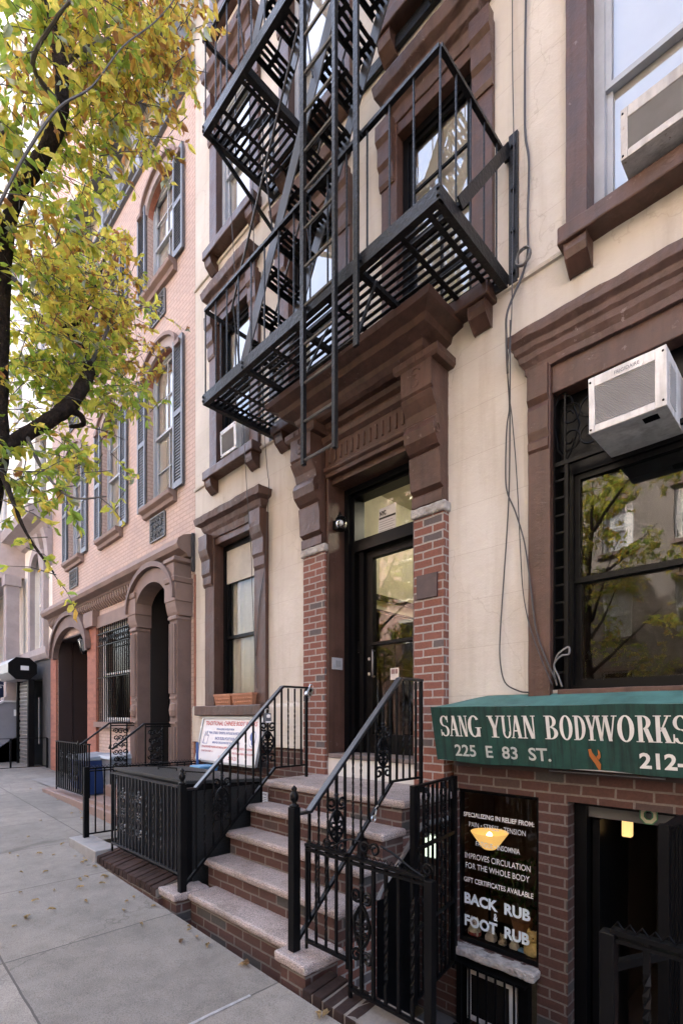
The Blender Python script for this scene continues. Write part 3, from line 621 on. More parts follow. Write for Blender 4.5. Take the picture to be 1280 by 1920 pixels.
def fence_run(root, p, q, zt, zb, step, mat=IRON, crest=False, scrolls=(), twists=(), top=.035, r=.007, zb0=None, posts=True):
    p = Vector(p); q = Vector(q); L = (q-p).length; u = (q-p)/L; n = max(2, round(L/step))
    m = MB(); m.bar((p.x, p.y, zt), (q.x, q.y, zt), top, .016)
    if crest:
        m.bar((p.x, p.y, zt-.03), (q.x, q.y, zt-.03), top*.8, .014); k = int(L/.038)
        for i in range(k):
            c = p+u*(L*(i+.5)/k); h = Vector((0, 0, 1)); a = Vector((c.x, c.y, zt+.008))
            m.tube([a-u*.019, a+h*.026, a+u*.019], .0032, 4)
    m.build('top_rail', mat, root); MB().bar((p.x, p.y, zb), (q.x, q.y, zb), .026, .016).build('bottom_rail', mat, root)
    for i in range(n+1):
        c = p+u*(L*i/n); m = MB()
        if i in scrolls:
            m.box(c.x-r, c.x+r, c.y-r, c.y+r, zb, zt); scroll_panel(m, (c.x, c.y, (zb+zt)/2), u, (zt-zb)*.66, min(.15, step*1.55)); m.build('scroll_panel', mat, root)
        else:
            if i in twists: m.twist(c.x, c.y, zb, zt, r*1.25, 20)
            else: m.box(c.x-r, c.x+r, c.y-r, c.y+r, zb-(.05 if posts and i in (0, n) else 0), zt-.004)
            m.build('baluster', mat, root)
# right: areaway fence and gate
af = thing('areaway_fence', (-1.8, -1.68, 0), 'black iron areaway fence with toothed top rail right of the stoop pier', 'fence')
fence_run(af, (-2.24, -1.68, 0), (-1.90, -1.68, 0), .84, .262, .085, crest=True, twists=(1, 2))
fence_run(af, (-1.875, -1.68, 0), (-1.37, -1.68, 0), .835, .115, .078, crest=True, scrolls=(1,), twists=(3, 5), r=.009)
MB().box(-1.375, -1.33, -1.70, -1.658, -.3, .83).build('post', IRON, af, bevel=.004)
m = MB(); spiral(m, (-1.77, -1.68, .905), (1, 0, 0), .035, .012, 1.3, 0, .007); spiral(m, (-1.70, -1.68, .905), (-1, 0, 0), .035, .012, 1.3, 0, .007)
m.tube([(-2.02, -1.68, .86), (-1.93, -1.68, .915), (-1.86, -1.68, .935), (-1.80, -1.68, .93)], .005, 5); m.tube([(-1.66, -1.68, .935), (-1.58, -1.68, .915), (-1.46, -1.68, .86), (-1.38, -1.68, .835)], .006, 5)
spiral(m, (-1.365, -1.68, .875), (1, 0, 0), .032, .01, 1.4, 0, .006); spiral(m, (-2.06, -1.68, .875), (-1, 0, 0), .03, .01, 1.4, 0, .006)
m.build('scroll_crest', IRON, af)
ef = thing('entry_fence', (-.2, -1.68, 0), 'black iron fence with toothed top rail beside the basement entry steps', 'fence')
fence_run(ef, (-.565, -1.68, 0), (.75, -1.68, 0), .835, .05, .11, crest=True, twists=(1, 3, 5, 7, 9), r=.011, top=.04)
MB().box(-.60, -.55, -1.71, -1.655, -.1, .83).build('post', IRON, ef, bevel=.004)
MB().bar((-.565, -1.66, .70), (-.36, -1.30, .72), .03).build('brace', IRON, ef)
bg_ = thing('basement_gate', (-.62, -.4, 0), 'plain black iron gate leaf standing open at the right of the basement doorway', 'gate')
fence_run(bg_, (-.62, -.63, 0), (-.62, -.16, 0), 1.02, -.7, .10, r=.010, top=.05)
MB().box(-.645, -.595, -.655, -.605, -.95, 1.045).build('post', IRON, bg_)
gp = thing('areaway_gate', (-2.1, -.5, -.4), 'tall black iron scrollwork gate standing open between the landing and the shop window', 'gate')
fence_run(gp, (-2.085, -.82, 0), (-2.20, -.13, 0), 1.11, -.40, .075, scrolls=(), twists=(1, 3, 6, 8), r=.008)
for z in (.66, .10): MB().bar((-2.085, -.82, z), (-2.20, -.13, z), .026).build('cross_rail', IRON, gp)
for z0 in (.90, .38, -.14):
    for t in (.28, .72):
        c = lerp((-2.085, -.82, z0), (-2.20, -.13, z0), t); m = MB(); scroll_panel(m, c, (-.115, .69, 0), .36, .11, .005); m.build('scroll_panel', IRON, gp)
for x, y in ((-2.085, -.82), (-2.205, -.11)): MB().box(x-.02, x+.02, y-.02, y+.02, -.42, 1.12).build('post', IRON, gp)
# coping bricks along the areaway
def coping(name, x0, x1, y0, y1, zt, label, n, tilt=.03, lower=0, dz=.0):
    m = MB(); w_ = (x1-x0)/n
    for k in range(n):
        a = x0+w_*k+.007; b = x0+w_*(k+1)-.007; j = random.uniform(-.008, .008); z = zt+dz*k+j
        m.add([(a,y0,z-tilt-.07),(b,y0,z-tilt-.07),(b,y1,z-.12),(a,y1,z-.12),(a,y0+.004,z-tilt),(b,y0+.004,z-tilt),(b,y1,z),(a,y1,z)], [(0,3,2,1),(4,5,6,7),(0,1,5,4),(1,2,6,5),(2,3,7,6),(3,0,4,7)])
    q = MB().prism([(y0+.01, zt-tilt-.08), (y0+.01, zt-tilt-.014), (y1-.002, zt-.016), (y1-.002, zt-.1)], 'x', x0, x1).build('mortar', paint('old_mortar', (.13, .115, .10), .9, .3, 9, .4), None, origin=((x0+x1)/2, y0, zt))
    o = m.build(name, paint('dark_brown_brick', (.034, .021, .018) if x0 < -3 else (.022, .0145, .013), .9, .45, 7, .5, 60, spec=.12), bevel=.006, origin=((x0+x1)/2, y0, zt)); tag(o, label, 'coping'); q.parent = o; q.location = (0, 0, 0); return o
coping('brick_coping', -2.15, -1.30, -1.80, -1.58, .085, 'sloping dark brick coping on the pavement edge at the foot of the areaway fence', 10, .03, dz=-.004)
ac = thing('areaway_wall', (-5.2, -1.7, 0), 'low dark brick wall with slanted bricks under the fence left of the stoop', 'wall')
B(-6.27, -4.03, -1.78, -1.60, -.12, .075).build('wall', BRICKD, ac)
c_ = coping('coping', -5.42, -4.04, -1.80, -1.58, .205, None, 14, .05); c_.parent = ac; c_.location = Vector(c_.location)-ac.location; del c_['category']
B(-6.29, -5.43, -1.81, -1.57, .075, .205).build('stone_cap', paint('grey_stone_cap', (.23, .225, .22), .7, .15, 5, .2), ac, bevel=.01)
# left: fence around the areaway
lf = thing('areaway_fence', (-5.0, -1.68, .2), 'black iron areaway fence with two scroll panels left of the stoop', 'fence')
fence_run(lf, (-5.33, -1.672, 0), (-3.84, -1.672, 0), 1.02, .295, .075, HANDR, scrolls=(4, 9), twists=(2, 6, 7, 11, 13, 15))
MB().bar((-5.335, -1.672, .2), (-5.335, -1.672, 1.02), .018).build('post', IRON, lf)
sf = thing('side_fence', (-6.13, -.9, .2), 'black iron side fence with toothed top rail running back to the cream house', 'fence')
fence_run(sf, (-6.13, -1.672, 0), (-6.13, -.04, 0), 1.0, .24, .10, crest=True, twists=(2, 5, 8, 11))
MB().box(-6.155, -6.105, -1.70, -1.645, .2, 1.02).build('post', IRON, sf)
# black steel enclosure for the rubbish bins
bx = thing('steel_enclosure', (-4.7, -1.3, 0), 'black steel bin enclosure with ribbed lid behind the fence left of the stoop', 'enclosure')
m = MB(); m.add([(-5.52, -1.55, .05), (-3.965, -1.55, .05), (-3.965, -.75, .05), (-5.52, -.75, .05), (-5.52, -1.55, 1.02), (-3.965, -1.55, 1.02), (-3.965, -.75, .97), (-5.52, -.75, .97)],
      [(0,3,2,1),(4,5,6,7),(0,1,5,4),(1,2,6,5),(2,3,7,6),(3,0,4,7)]); m.build('body', BLACK, bx)
m = MB(); m.add([(-5.57, -1.57, 1.024), (-3.95, -1.57, 1.024), (-3.95, -.73, .974), (-5.57, -.73, .974), (-5.57, -1.57, 1.05), (-3.95, -1.57, 1.05), (-3.95, -.73, 1.0), (-5.57, -.73, 1.0)],
      [(0,3,2,1),(4,5,6,7),(0,1,5,4),(1,2,6,5),(2,3,7,6),(3,0,4,7)])
for k in range(40):
    y = -1.56+.021*k; z = 1.05-(y+1.57)*.0595; m.box(-5.56, -3.96, y, y+.008, z-.003, z+.004)
lid = m.build('lid', paint('worn_black_steel', (.03, .03, .03), .42, .3, 9, .3), bx)
m = MB()
for x in (-5.05, -4.45): m.tube([(x-.12, -1.25, 1.035), (x-.12, -1.25, 1.06), (x+.1, -1.15, 1.055), (x+.1, -1.15, 1.03)], .007, 5)
m.build('handle', IRON, lid)
B(-3.9645, -3.957, -1.50, -.78, .1, .95).build('perforated_side', brick('perforated_steel', (.0015,)*3, (.0025,)*3, (.009,)*3, bw=.03, bh=.03, ms=.007, pv=0, rough=.5, bs=.2), bx)
# ================================================================== fire escape
fe = thing('fire_escape', (-3.2, 0, 4.9), 'black iron fire escape with slatted balconies, stairs and drop ladder over the doorway', 'fire escape')
def balcony(z, x0, x1, yf, open_=None, bracket=True):
    m = MB(); h = .105
    m.box(x0, x1, yf-.012, yf, z, z+h).box(x0, x1, yf, yf+.04, z, z+.01)
    for x in (x0, x1-.012): m.box(x, x+.012, yf, -.005, z, z+h)
    for x in (x0+.012, x1-.052): m.box(x, x+.04, yf+.041, -.01, z+.001, z+.011)
    m.box(x0+.052, x1-.052, -.05, -.008, z, z+h)
    n = 4
    xs = [x0+(x1-x0)*k/n for k in range(1, n)] if not open_ else [open_[1]+.32]
    for x in xs: m.box(x-.022, x+.022, yf+.002, -.052, z+.012, z+.055)
    for x in [x0+.012]+xs[::2]+[x1-.012]:
        for dz in (.03, .075): m.lathe((x, yf-.014, z+dz), [(.001, -.011), (.011, -.008), (.011, .008), (.001, .011)], 8)
    fr = m.build('platform', FEP, fe)
    m = MB(); m2 = MB(); k = 13; pitch = (-.08-(yf+.05))/k
    for i in range(k+1):
        y = yf+.055+pitch*i
        if open_ and open_[2] < y < open_[3]: m.box(x0+.02, open_[0], y-.0155, y+.0155, z+.06, z+.068); m2.box(open_[1], x1-.02, y-.0155, y+.0155, z+.06, z+.068)
        else: m.box(x0+.02, x1-.02, y-.0155, y+.0155, z+.06, z+.068)
    for x in [x0+.14]+([x0+(x1-x0)*(t+.5)/n for t in range(n)] if not open_ else [x0+.30, open_[0]-.09])+[x1-.14]:
        if open_ and open_[0] < x < open_[1]: continue
        (m2 if open_ and x > open_[1] else m).box(x-.019, x+.019, yf+.01, -.06, z+.051, z+.0595)
    m.build('grating', FEP, fr)
    if open_: m2.build('grating', FEP, fr)
    if open_:
        for x in open_[:2]: B(x-.03, x+.03, yf+.003, -.051, z+.013, z+.10).build('trimmer', FEP, fr)
    return fr
def rail(z0, z1, x0, x1, yf, skip=None):
    m = MB(); m.bar((x0, yf, z1), (x1, yf, z1), .035, .028); m.bar((x0, yf, z1), (x0, -.01, z1), .035, .028); m.bar((x1, yf, z1), (x1, -.01, z1), .035, .028)
    r = m.build('railing', FEP, fe); n = round((x1-x0)/.205)
    for i in range(n+1):
        x = x0+(x1-x0)*i/n; MB().tube([(x, yf, z0), (x, yf, z1)], .008, 6).build('baluster', FEP, r)
    for x in (x0, x1):
        for i in range(1, 5): y = yf+(0-yf)*i/5; MB().tube([(x, y, z0), (x, y, z1)], .008, 6).build('baluster', FEP, r)
balcony(4.925, -4.75, -1.78, -.945); rail(5.03, 5.925, -4.73, -1.79, -.935)
balcony(7.80, -4.75, -1.78, -.945, (-4.02, -2.45, -.94, -.05)); rail(7.9, 8.80, -4.73, -1.79, -.935)
balcony(10.85, -4.75, -1.78, -.945, (-4.02, -2.45, -.94, -.05)); rail(10.95, 11.85, -4.73, -1.79, -.935)
def flight(x0, z0, z1, slope, yf, yb, name='stair'):
    n = int((z1-z0)/.262); x1 = x0+(z1-z0)/slope; d = Vector((x1-x0, 0, z1-z0)).normalized()
    m = MB()
    for y in (yf, yb): m.bar((x0, y, z0), (x1, y, z1), .012, .13, up=(0, 1, 0)) if False else None
    nrm = Vector((-d.z, 0, d.x))*.062
    for y in (yf, yb-.012):
        a, b = Vector((x0, y, z0)), Vector((x1, y, z1)); e = Vector((0, .012, 0)); vs = [a-nrm, a+nrm, b+nrm, b-nrm]
        vs += [v+e for v in vs]; m.add(vs, [(0,1,2,3),(7,6,5,4),(0,4,5,1),(1,5,6,2),(2,6,7,3),(3,7,4,0)])
    st = m.build(name, paint('skylit_stringer_paint', (.04, .04, .042), .4, .3, 7, .4, 40), fe)  # skylight on the stringers painted in as a lighter grey
    for k in range(1, n+1):
        z = z0+.262*k; x = x0+(z-z0)/slope; m = MB()
        for s in range(4): m.box(x-.10+.052*s, x-.070+.052*s, yf+.013, yb-.013, z-.008, z)
        for y in (yf+.05, (yf+yb)/2-.02, yb-.09): m.box(x-.10, x+.095, y, y+.04, z-.015, z-.0085)
        m.box(x-.105, x-.098, yf+.013, yb-.013, z-.04, z)
        m.build('tread', FEP, st)
    m = MB()
    for y in (yf-.02, yb+.02):
        a = Vector((x0-.12, y, z0+.72)); b = Vector((x1-.12, y, z1+.72)); m.tube([a, b], .011, 6)
        for t in (.02, .35, .68, .98): p = lerp((x0, y, z0), (x1, y, z1), t); m.tube([p, p+Vector((-.12, 0, .72))], .008, 5)
    m.build('stair_handrail', FEP, st)
flight(-4.2, 5.0, 7.88, 1.75, -.86, -.42); flight(-4.1, 7.88, 10.93, 1.62, -.86, -.42)
m = MB()
for x in (-3.07, -2.47): m.box(x-.022, x+.022, -1.012, -.988, 4.32, 10.2)
m.bar((-3.07, -1.0, 4.36), (-3.07, -.72, 4.93), .03, .012); m.bar((-2.47, -1.0, 4.36), (-2.47, -.78, 4.93), .03, .012); m.bar((-3.07, -.985, 4.40), (-2.47, -.985, 4.40), .03, .012)
for z in (4.98, 5.9, 7.85, 8.78):
    for x in (-3.07, -2.47): m.box(x-.012, x+.012, -1.0, -.94, z-.015, z+.015)
m.build('ladder_guide', FEP, fe)
m = MB()
for x in (-3.015, -2.655): m.box(x-.016, x+.016, -1.055, -1.02, 3.63, 7.6)
ld = m.build('drop_ladder', FEP, fe); RUNG = paint('lit_rung_iron', (.06, .06, .062), .35, .4, 9, .3, 60, spec=.6)  # rungs coloured lighter than the rails to stand for light on them
for k in range(13):
    z = 3.665+.31*k; MB().tube([(-3.0, -1.037, z), (-2.67, -1.037, z)], .013, 6).build('rung', RUNG, ld)
def wall_bracket(x, z):
    m = MB(); m.box(x-.035, x+.035, -.03, -.004, z-.02, z+1.13)
    m.bar((x-.03, -.74, z+.09), (x-.03, -.03, z+1.04), .075, .012, up=(1, 0, 0))
    for dz in (.06, .38, .7, 1.03): m.lathe((x, -.034, z+dz), [(.001, -.018), (.017, -.012), (.017, .012), (.001, .018)], 8)
    m.build('wall_bracket', FEP, fe)
for z in (4.95, 7.82): wall_bracket(-1.735, z); wall_bracket(-4.79, z)
m = MB(); m.bar((-4.72, -.86, 7.80), (-4.72, -.01, 7.38), .06, .012, up=(1, 0, 0)); m.bar((-1.81, -.86, 7.80), (-1.81, -.01, 7.38), .06, .012, up=(1, 0, 0)); m.build('brace', FEP, fe)

# ================================================================== lettering
def lettering(body, o, U, V, wd, ht, mat, parent, bold=.0, name='lettering', lift=.002, ext=.0008):
    cu = bpy.data.curves.new('t', 'FONT'); cu.body = body; cu.size = 1; cu.offset = bold; cu.resolution_u = 3
    ob = bpy.data.objects.new('t', cu); C.objects.link(ob); bpy.context.view_layer.update()
    me = bpy.data.meshes.new_from_object(ob.evaluated_get(bpy.context.evaluated_depsgraph_get()))
    bpy.data.objects.remove(ob); bpy.data.curves.remove(cu)
    xs = [v.co.x for v in me.vertices]; ys = [v.co.y for v in me.vertices]
    x0, x1, y0, y1 = min(xs), max(xs), min(ys), max(ys); U = Vector(U).normalized(); V = Vector(V).normalized(); N = U.cross(V); o = Vector(o)
    m = MB(); vs = [o+U*((v.co.x-x0)/(x1-x0)*wd)+V*((v.co.y-y0)/(y1-y0)*ht)+N*lift for v in me.vertices]
    m.add(vs, [tuple(p.vertices) for p in me.polygons]); bpy.data.meshes.remove(me)
    return m.build(name, mat, parent)
def serif_word(word, spans, o, U, V, ht, mat, parent):
    """condensed old-style capitals drawn with thick and thin strokes and slab serifs"""
    U = Vector(U).normalized(); V = Vector(V).normalized(); N = U.cross(V); o = Vector(o); m = MB()
    for ch, (xa, xb) in zip(word, spans):
        W = xb-xa
        def P(x, y): return o+U*(xa+x*W)+V*(y*ht)+N*.002
        def poly(*pts): m.add([P(*p) for p in pts], [tuple(range(len(pts)))])
        def stem(x, t=.26, y0=0, y1=1): poly((x, y0), (x+t, y0), (x+t, y1), (x, y1))
        def slab(x0, x1, y): poly((x0, y), (x1, y), (x1, y+.035), (x0, y+.035))
        def diag(x0, y0, x1, y1, t): poly((x0, y0), (x0+t, y0), (x1+t, y1), (x1, y1))
        def arc(cx, cy, rx, ry, a0, a1, tx, ty, n=14):
            for i in range(n):
                q = []
                for a, k in ((a0+(a1-a0)*i/n, 0), (a0+(a1-a0)*(i+1)/n, 0), (a0+(a1-a0)*(i+1)/n, 1), (a0+(a1-a0)*i/n, 1)):
                    c_, s_ = math.cos(R(a)), math.sin(R(a)); q.append((cx+(rx-k*tx)*c_, cy+(ry-k*ty)*s_))
                poly(*q)
        if ch == 'S': arc(.48, .74, .46, .27, 15, 270, .24, .05); arc(.5, .25, .48, .27, 90, -165, .26, .05); stem(.80, .1, .68, 1); stem(.02, .1, 0, .32)
        if ch == 'A': diag(.06, 0, .42, 1, .12); diag(.66, 0, .36, 1, .28); poly((.25, .3), (.7, .3), (.68, .36), (.27, .36)); slab(-.04, .3, 0); slab(.56, 1.04, 0)
        if ch == 'N': stem(.1, .11); stem(.82, .11); diag(.64, 0, .08, 1, .29); slab(-.04, .34, 0); slab(-.04, .3, .965); slab(.68, 1.06, .965)
        if ch == 'G': arc(.5, .5, .5, .52, 40, 330, .26, .06); stem(.70, .24, .02, .42); slab(.58, 1.06, .42)
        if ch == 'Y': diag(.36, .42, .04, 1, .27); diag(.52, .42, .80, 1, .12); stem(.36, .27, 0, .45); slab(.2, .8, 0); slab(-.06, .44, .965); slab(.66, 1.06, .965)
        if ch == 'U': stem(.08, .25, .28, 1); stem(.80, .11, .28, 1); arc(.495, .29, .415, .31, 180, 360, .2, .06); slab(-.04, .44, .965); slab(.66, 1.05, .965)
        if ch == 'B': stem(.12); arc(.42, .755, .42, .245, -90, 90, .25, .045); arc(.42, .265, .52, .265, -90, 90, .27, .045); slab(-.02, .45, 0); slab(-.02, .45, .965); slab(.3, .5, .5)
        if ch == 'O': arc(.5, .5, .5, .52, 0, 360, .27, .055, 22)
        if ch == 'D': stem(.12); arc(.38, .5, .58, .5, -90, 90, .28, .05); slab(-.02, .42, 0); slab(-.02, .42, .965)
        if ch == 'W': diag(.2, 0, .02, 1, .16); diag(.24, 0, .44, 1, .07); diag(.62, 0, .42, 1, .17); diag(.68, 0, .88, 1, .07); slab(-.05, .25, .965); slab(.36, .66, .965); slab(.78, 1.05, .965)
        if ch == 'R': stem(.12); arc(.42, .745, .44, .255, -90, 90, .26, .045); diag(.72, 0, .42, .52, .28); slab(-.02, .46, 0); slab(-.02, .42, .965); slab(.68, 1.08, 0)
        if ch == 'K': stem(.10); diag(.34, .42, .76, 1, .11); diag(.70, 0, .36, .56, .29); slab(-.04, .44, 0); slab(-.04, .44, .965); slab(.6, 1.0, .965); slab(.6, 1.08, 0)
    return m.build('lettering', mat, parent)
# ================================================================== awning
aw = thing('awning', (-1.0, 0, 1.25), 'dark green cloth shop awning with white lettering above the basement shop window', 'awning')
AX0, AX1 = -2.305, .45
T0, T1, T2 = (-.004, 1.775), (-.30, 1.68), (-.20, 1.25)
m = MB()
def sag(x): return .006*math.sin(x*5.1)+.004*math.sin(x*13+1)
n = 40; xs = [AX0+(AX1-AX0)*i/n for i in range(n+1)]
for a, b in zip(xs, xs[1:]):
    m.mi = 1
    def tp(x, t):
        e = min(1, (x-AX0)/.35); e = .15+.85*e**.6
        z = T1[1]+(T0[1]-T1[1])*t*e; return (x, T1[0]+(T0[0]-T1[0])*t, z+sag(x)*math.sin(math.pi*t))
    for t in range(4): m.quad(tp(a, t/4), tp(b, t/4), tp(b, (t+1)/4), tp(a, (t+1)/4))
    m.mi = 0
    bz = lambda x: T2[1]+.006*math.sin(x*4.3)+.004*math.sin(x*11+.5)
    m.quad((a, T2[0], bz(a)), (b, T2[0], bz(b)), (b, T1[0], T1[1]+sag(b)*.5), (a, T1[0], T1[1]+sag(a)*.5)); m.quad((b, T2[0]+.012, T2[1]+.003), (a, T2[0]+.012, T2[1]+.003), (a, T1[0]+.012, T1[1]-.01), (b, T1[0]+.012, T1[1]-.01))
m.mi = 0; m.add([(AX0, T2[0], T2[1]), (AX0, T1[0], T1[1]), (AX0, T0[0], T1[1]+.012), (AX0, T0[0], 1.29)], [(0, 1, 2, 3)])
m.build('cloth', [GREEN, GREENT], aw)
m = MB(); m.bar((AX0+.02, -.19, 1.262), (AX1, -.19, 1.262), .02); m.bar((AX0+.02, -.28, 1.665), (AX1, -.28, 1.665), .02)
for x in (AX0+.02, -1.0, .3): m.bar((x, -.19, 1.262), (x, -.01, 1.28), .018)
m.build('frame', STEEL, aw)
MB().tube([(-1.42, -.13, 1.225), (-.72, -.13, 1.228)], .006, 6).build('tube_lamp', STEEL, aw)
B(-2.24, .5, -.06, -.008, 1.20, 1.275).build('roller_board', paint('dark_brown_board', (.035, .022, .018), .7, .2, 4, .2), aw)
V = Vector((0, T1[0]-T2[0], T1[1]-T2[1])).normalized()
def onaw(x, z): t = (z-T2[1])/(T1[1]-T2[1]); return (x, T2[0]+(T1[0]-T2[0])*t, z)
XS = [(-2.232, -2.150), (-2.150, -2.066), (-2.062, -1.990), (-1.984, -1.878)]; ZL = 1.452
base = onaw(0, ZL)
serif_word('SANG', XS, base, (1, 0, 0), V, .165, LETTER, aw)
serif_word('YUAN', [(-1.815, -1.715), (-1.708, -1.632), (-1.636, -1.556), (-1.548, -1.462)], base, (1, 0, 0), V, .165, LETTER, aw)
serif_word('BODYWORKS', [(-1.395, -1.302), (-1.295, -1.212), (-1.205, -1.128), (-1.132, -1.06), (-1.072, -.950), (-.945, -.852), (-.842, -.752), (-.748, -.660), (-.655, -.575)], base, (1, 0, 0), V, .165, LETTER, aw)
GRL = paint('greyed_letter_paint', (.42, .44, .42), .7, .1, 6, 0)
lettering('225  E  83  ST.', onaw(-2.125, 1.295), (1, 0, 0), V, .755, .095, GRL, aw, .018)
lettering('212-', onaw(-.835, 1.29), (1, 0, 0), V, .235, .10, LETTER, aw, .03)
m = MB(); o_ = Vector(onaw(-1.08, 1.262))
def Q(x, y): return o_+Vector((1, 0, 0))*x+V*y+Vector((0, -.003, -.001))
m.add([Q(*p) for p in ((-.045, .135), (-.028, .14), (-.022, .115), (.0, .085), (.026, .04), (.02, .0), (.01, .0), (-.012, .045), (-.04, .09))], [tuple(range(9))])
m.add([Q(*p) for p in ((.012, .14), (.026, .12), (.026, .085), (.0135, .068), (.001, .087), (.014, .105))], [tuple(range(6))])
m.build('ribbon_emblem', paint('orange_emblem', (.34, .11, .022), .6, .1, 6, 0), aw)
# ================================================================== sign board under the parlour window
sb = thing('sign_board', (-5.56, -.12, 1.0), 'white sign board with red and blue lettering leaning under the left window sill', 'sign')
def onsb(x, z): t = (1.595-z)/.595; return Vector((x, -.075-.125*t, z))
m = MB(); vs = [onsb(-6.27, 1.595), onsb(-4.87, 1.595), onsb(-4.87, 1.0), onsb(-6.27, 1.0)]; d = Vector((0, .03, 0)); m.add(vs+[v+d for v in vs], [(3, 2, 1, 0), (4, 5, 6, 7), (0, 1, 5, 4), (1, 2, 6, 5), (2, 3, 7, 6), (3, 0, 4, 7)])
m.build('board', paint('white_sign_face', (.66, .64, .64), .45, .05, 4, 0), sb)
m = MB(); zs = (1.59, 1.005)
for a, b in (((-6.27, 1.59), (-4.87, 1.59)), ((-4.87, 1.59), (-4.87, 1.005)), ((-4.87, 1.005), (-6.27, 1.005)), ((-6.27, 1.005), (-6.27, 1.59))): m.bar(onsb(*a)+Vector((0, -.005, 0)), onsb(*b)+Vector((0, -.005, 0)), .028)
m.build('frame', paint('dull_aluminium', (.45, .45, .44), .4, .1, 5, .05, metal=.6), sb)
RED = paint('red_lettering', (.42, .05, .04), .5, .1, 5, 0); BLU = paint('blue_lettering', (.06, .10, .30), .5, .1, 5, 0)
SV = Vector((0, .125, .595)).normalized()
for txt, x, z, wd, ht, mt in (('TRADITIONAL CHINESE BODY WORKS', -6.19, 1.485, 1.22, .06, RED), ('SPECIALIZING IN RELIEF FROM', -5.88, 1.425, .42, .026, BLU), ('PAIN, STRESS, TENSION, FATIGUE & INSOMNIA', -6.06, 1.365, .82, .04, BLU),
        ('BACK RUB & FOOT RUB', -5.88, 1.295, .46, .04, BLU), ('IMPROVED CIRCULATION FOR THE WHOLE BODY', -5.93, 1.245, .66, .028, BLU), ('WE ALSO PROVIDE WALKING AND MASSAGE APPOINTMENTS FOR WHOLE BODY & MINOR PAINS', -6.19, 1.185, 1.22, .028, RED),
        ('225 EAST 83rd STREET, 1-1', -6.18, 1.125, .30, .028, RED), ('OPEN 7 DAYS A WEEK 10 AM TO 10 PM', -5.42, 1.125, .46, .026, RED), ('(212-7', -5.72, 1.05, .17, .045, RED), ('5-5121', -5.48, 1.05, .19, .045, RED)):
    lettering(txt, onsb(x, z), (1, 0, 0), SV, wd, ht, mt, sb, .02)
m = MB(); m.mi = 0
def disc(cx, cz, rx, rz, mi, lift): m.mi = mi; m.add([onsb(cx+rx*math.cos(2*math.pi*k/20), cz+rz*math.sin(2*math.pi*k/20))+Vector((0, -lift, 0)) for k in range(20)], [tuple(range(20))])
disc(-5.02, 1.33, .065, .10, 0, .003); disc(-5.02, 1.33, .058, .092, 1, .0045); disc(-5.035, 1.36, .035, .055, 0, .006); disc(-5.005, 1.31, .03, .06, 0, .0065)
m.build('emblem', [BLU, WHITEP], sb)
m = MB(); m.tube([onsb(-6.17, 1.24)+Vector((0, -.006, 0)), onsb(-6.17, 1.34), onsb(-6.14, 1.40), onsb(-6.13, 1.34), onsb(-6.10, 1.41), onsb(-6.09, 1.34), onsb(-6.06, 1.36), onsb(-6.07, 1.24), onsb(-6.17, 1.24)], .004, 4); m.build('hand_drawing', BLU, sb)
# ================================================================== window air conditioners
ACW = worn_paint('off_white_ac_casing', (.64, .64, .63), (.40, .36, .30), .42, .4); ACG = paint('ac_grille_grey', (.46, .46, .46), .5, .1, 5, .05)
def aircon(x0, x1, yf, yb, z0, z1, label, word=None, tilt=0, dirty=False):
    r = thing('air_conditioner', ((x0+x1)/2, yf, z0), label, 'air conditioner')
    cas = ACW if not dirty else worn_paint('stained_ac_casing', (.48, .465, .44), (.26, .21, .16), .5, 1.2)
    bw = .035*(x1-x0)/.42; a, b, c, d = x0+bw, x1-bw*1.7, z0+bw*1.2, z1-bw*1.8
    m = MB(); m.box(x0, x1, yf+.012, yb, z0, z1)
    m.box(x0, a, yf, yf+.012, z0, z1).box(b, x1, yf, yf+.012, z0, z1).box(a, b, yf, yf+.012, z0, c).box(a, b, yf, yf+.012, d, z1)
    cs = m.build('casing', cas, r, bevel=.004)
    m = MB(); n = 24
    for k in range(n):
        z = c+(d-c)*k/n; h = (d-c)/n; m.quad((a, yf+.002, z+h*.15), (b, yf+.002, z+h*.15), (b, yf+.010, z+h*.95), (a, yf+.010, z+h*.95)); m.quad((a, yf+.0105, z), (b, yf+.0105, z), (b, yf+.002, z+h*.15), (a, yf+.002, z+h*.15))
    m.build('grille', ACG if z0 > 0 else paint('dark_grille', (.006, .006, .006), .6, .1, 5, 0, spec=.1), r)
    m = MB(); k0 = yf+.07
    for k in range(15):
        z = c+(d-c)*(k+.2)/15; m.box(x1-.001, x1+.0035, k0, k0+(yb-yf)*.34, z, z+(d-c)*.035)
    m.build('side_louvres', ACG, r)
    m = MB()
    for x, z in ((x0+.012, z0+.02), (x1-.018, z0+.035), (x0+.012, z1-.03), (x1-.018, z1-.03)): m.lathe((x, yf-.001, z), [(.001, -.006), (.006, -.004), (.006, .004), (.001, .006)], 8)
    m.build('screw', IRON, r)
    if word:
        mx = x0+(x1-x0)*.52; m = MB(); m.prism([(mx-.085, z1-.055), (mx-.075, z1-.062), (mx+.075, z1-.062), (mx+.088, z1-.048), (mx+.088, z1-.004), (mx-.085, z1-.004)], 'y', yf-.005, yf+.001); np_ = m.build('name_plate', ACW, r)
        lettering(word, (mx-.068, yf-.006, z1-.047), (1, 0, 0), (0, 0, 1), .135, .021, paint('grey_print', (.16, .17, .19), .5, .05, 4, 0), np_, .01)
        m = MB(); m.box(x1-.14, x1-.06, yf+.06, yf+.13, z0-.002, z0+.02); m.build('drain_hole', BLACK, r)
    if tilt: r.rotation_euler = (R(tilt), 0, 0)
    return r
aircon(-1.093, -.672, -.32, .13, 3.392, 3.735, 'white air conditioner hung in the top of the right parlour window above the green awning', 'FRIGIDAIRE', 2)
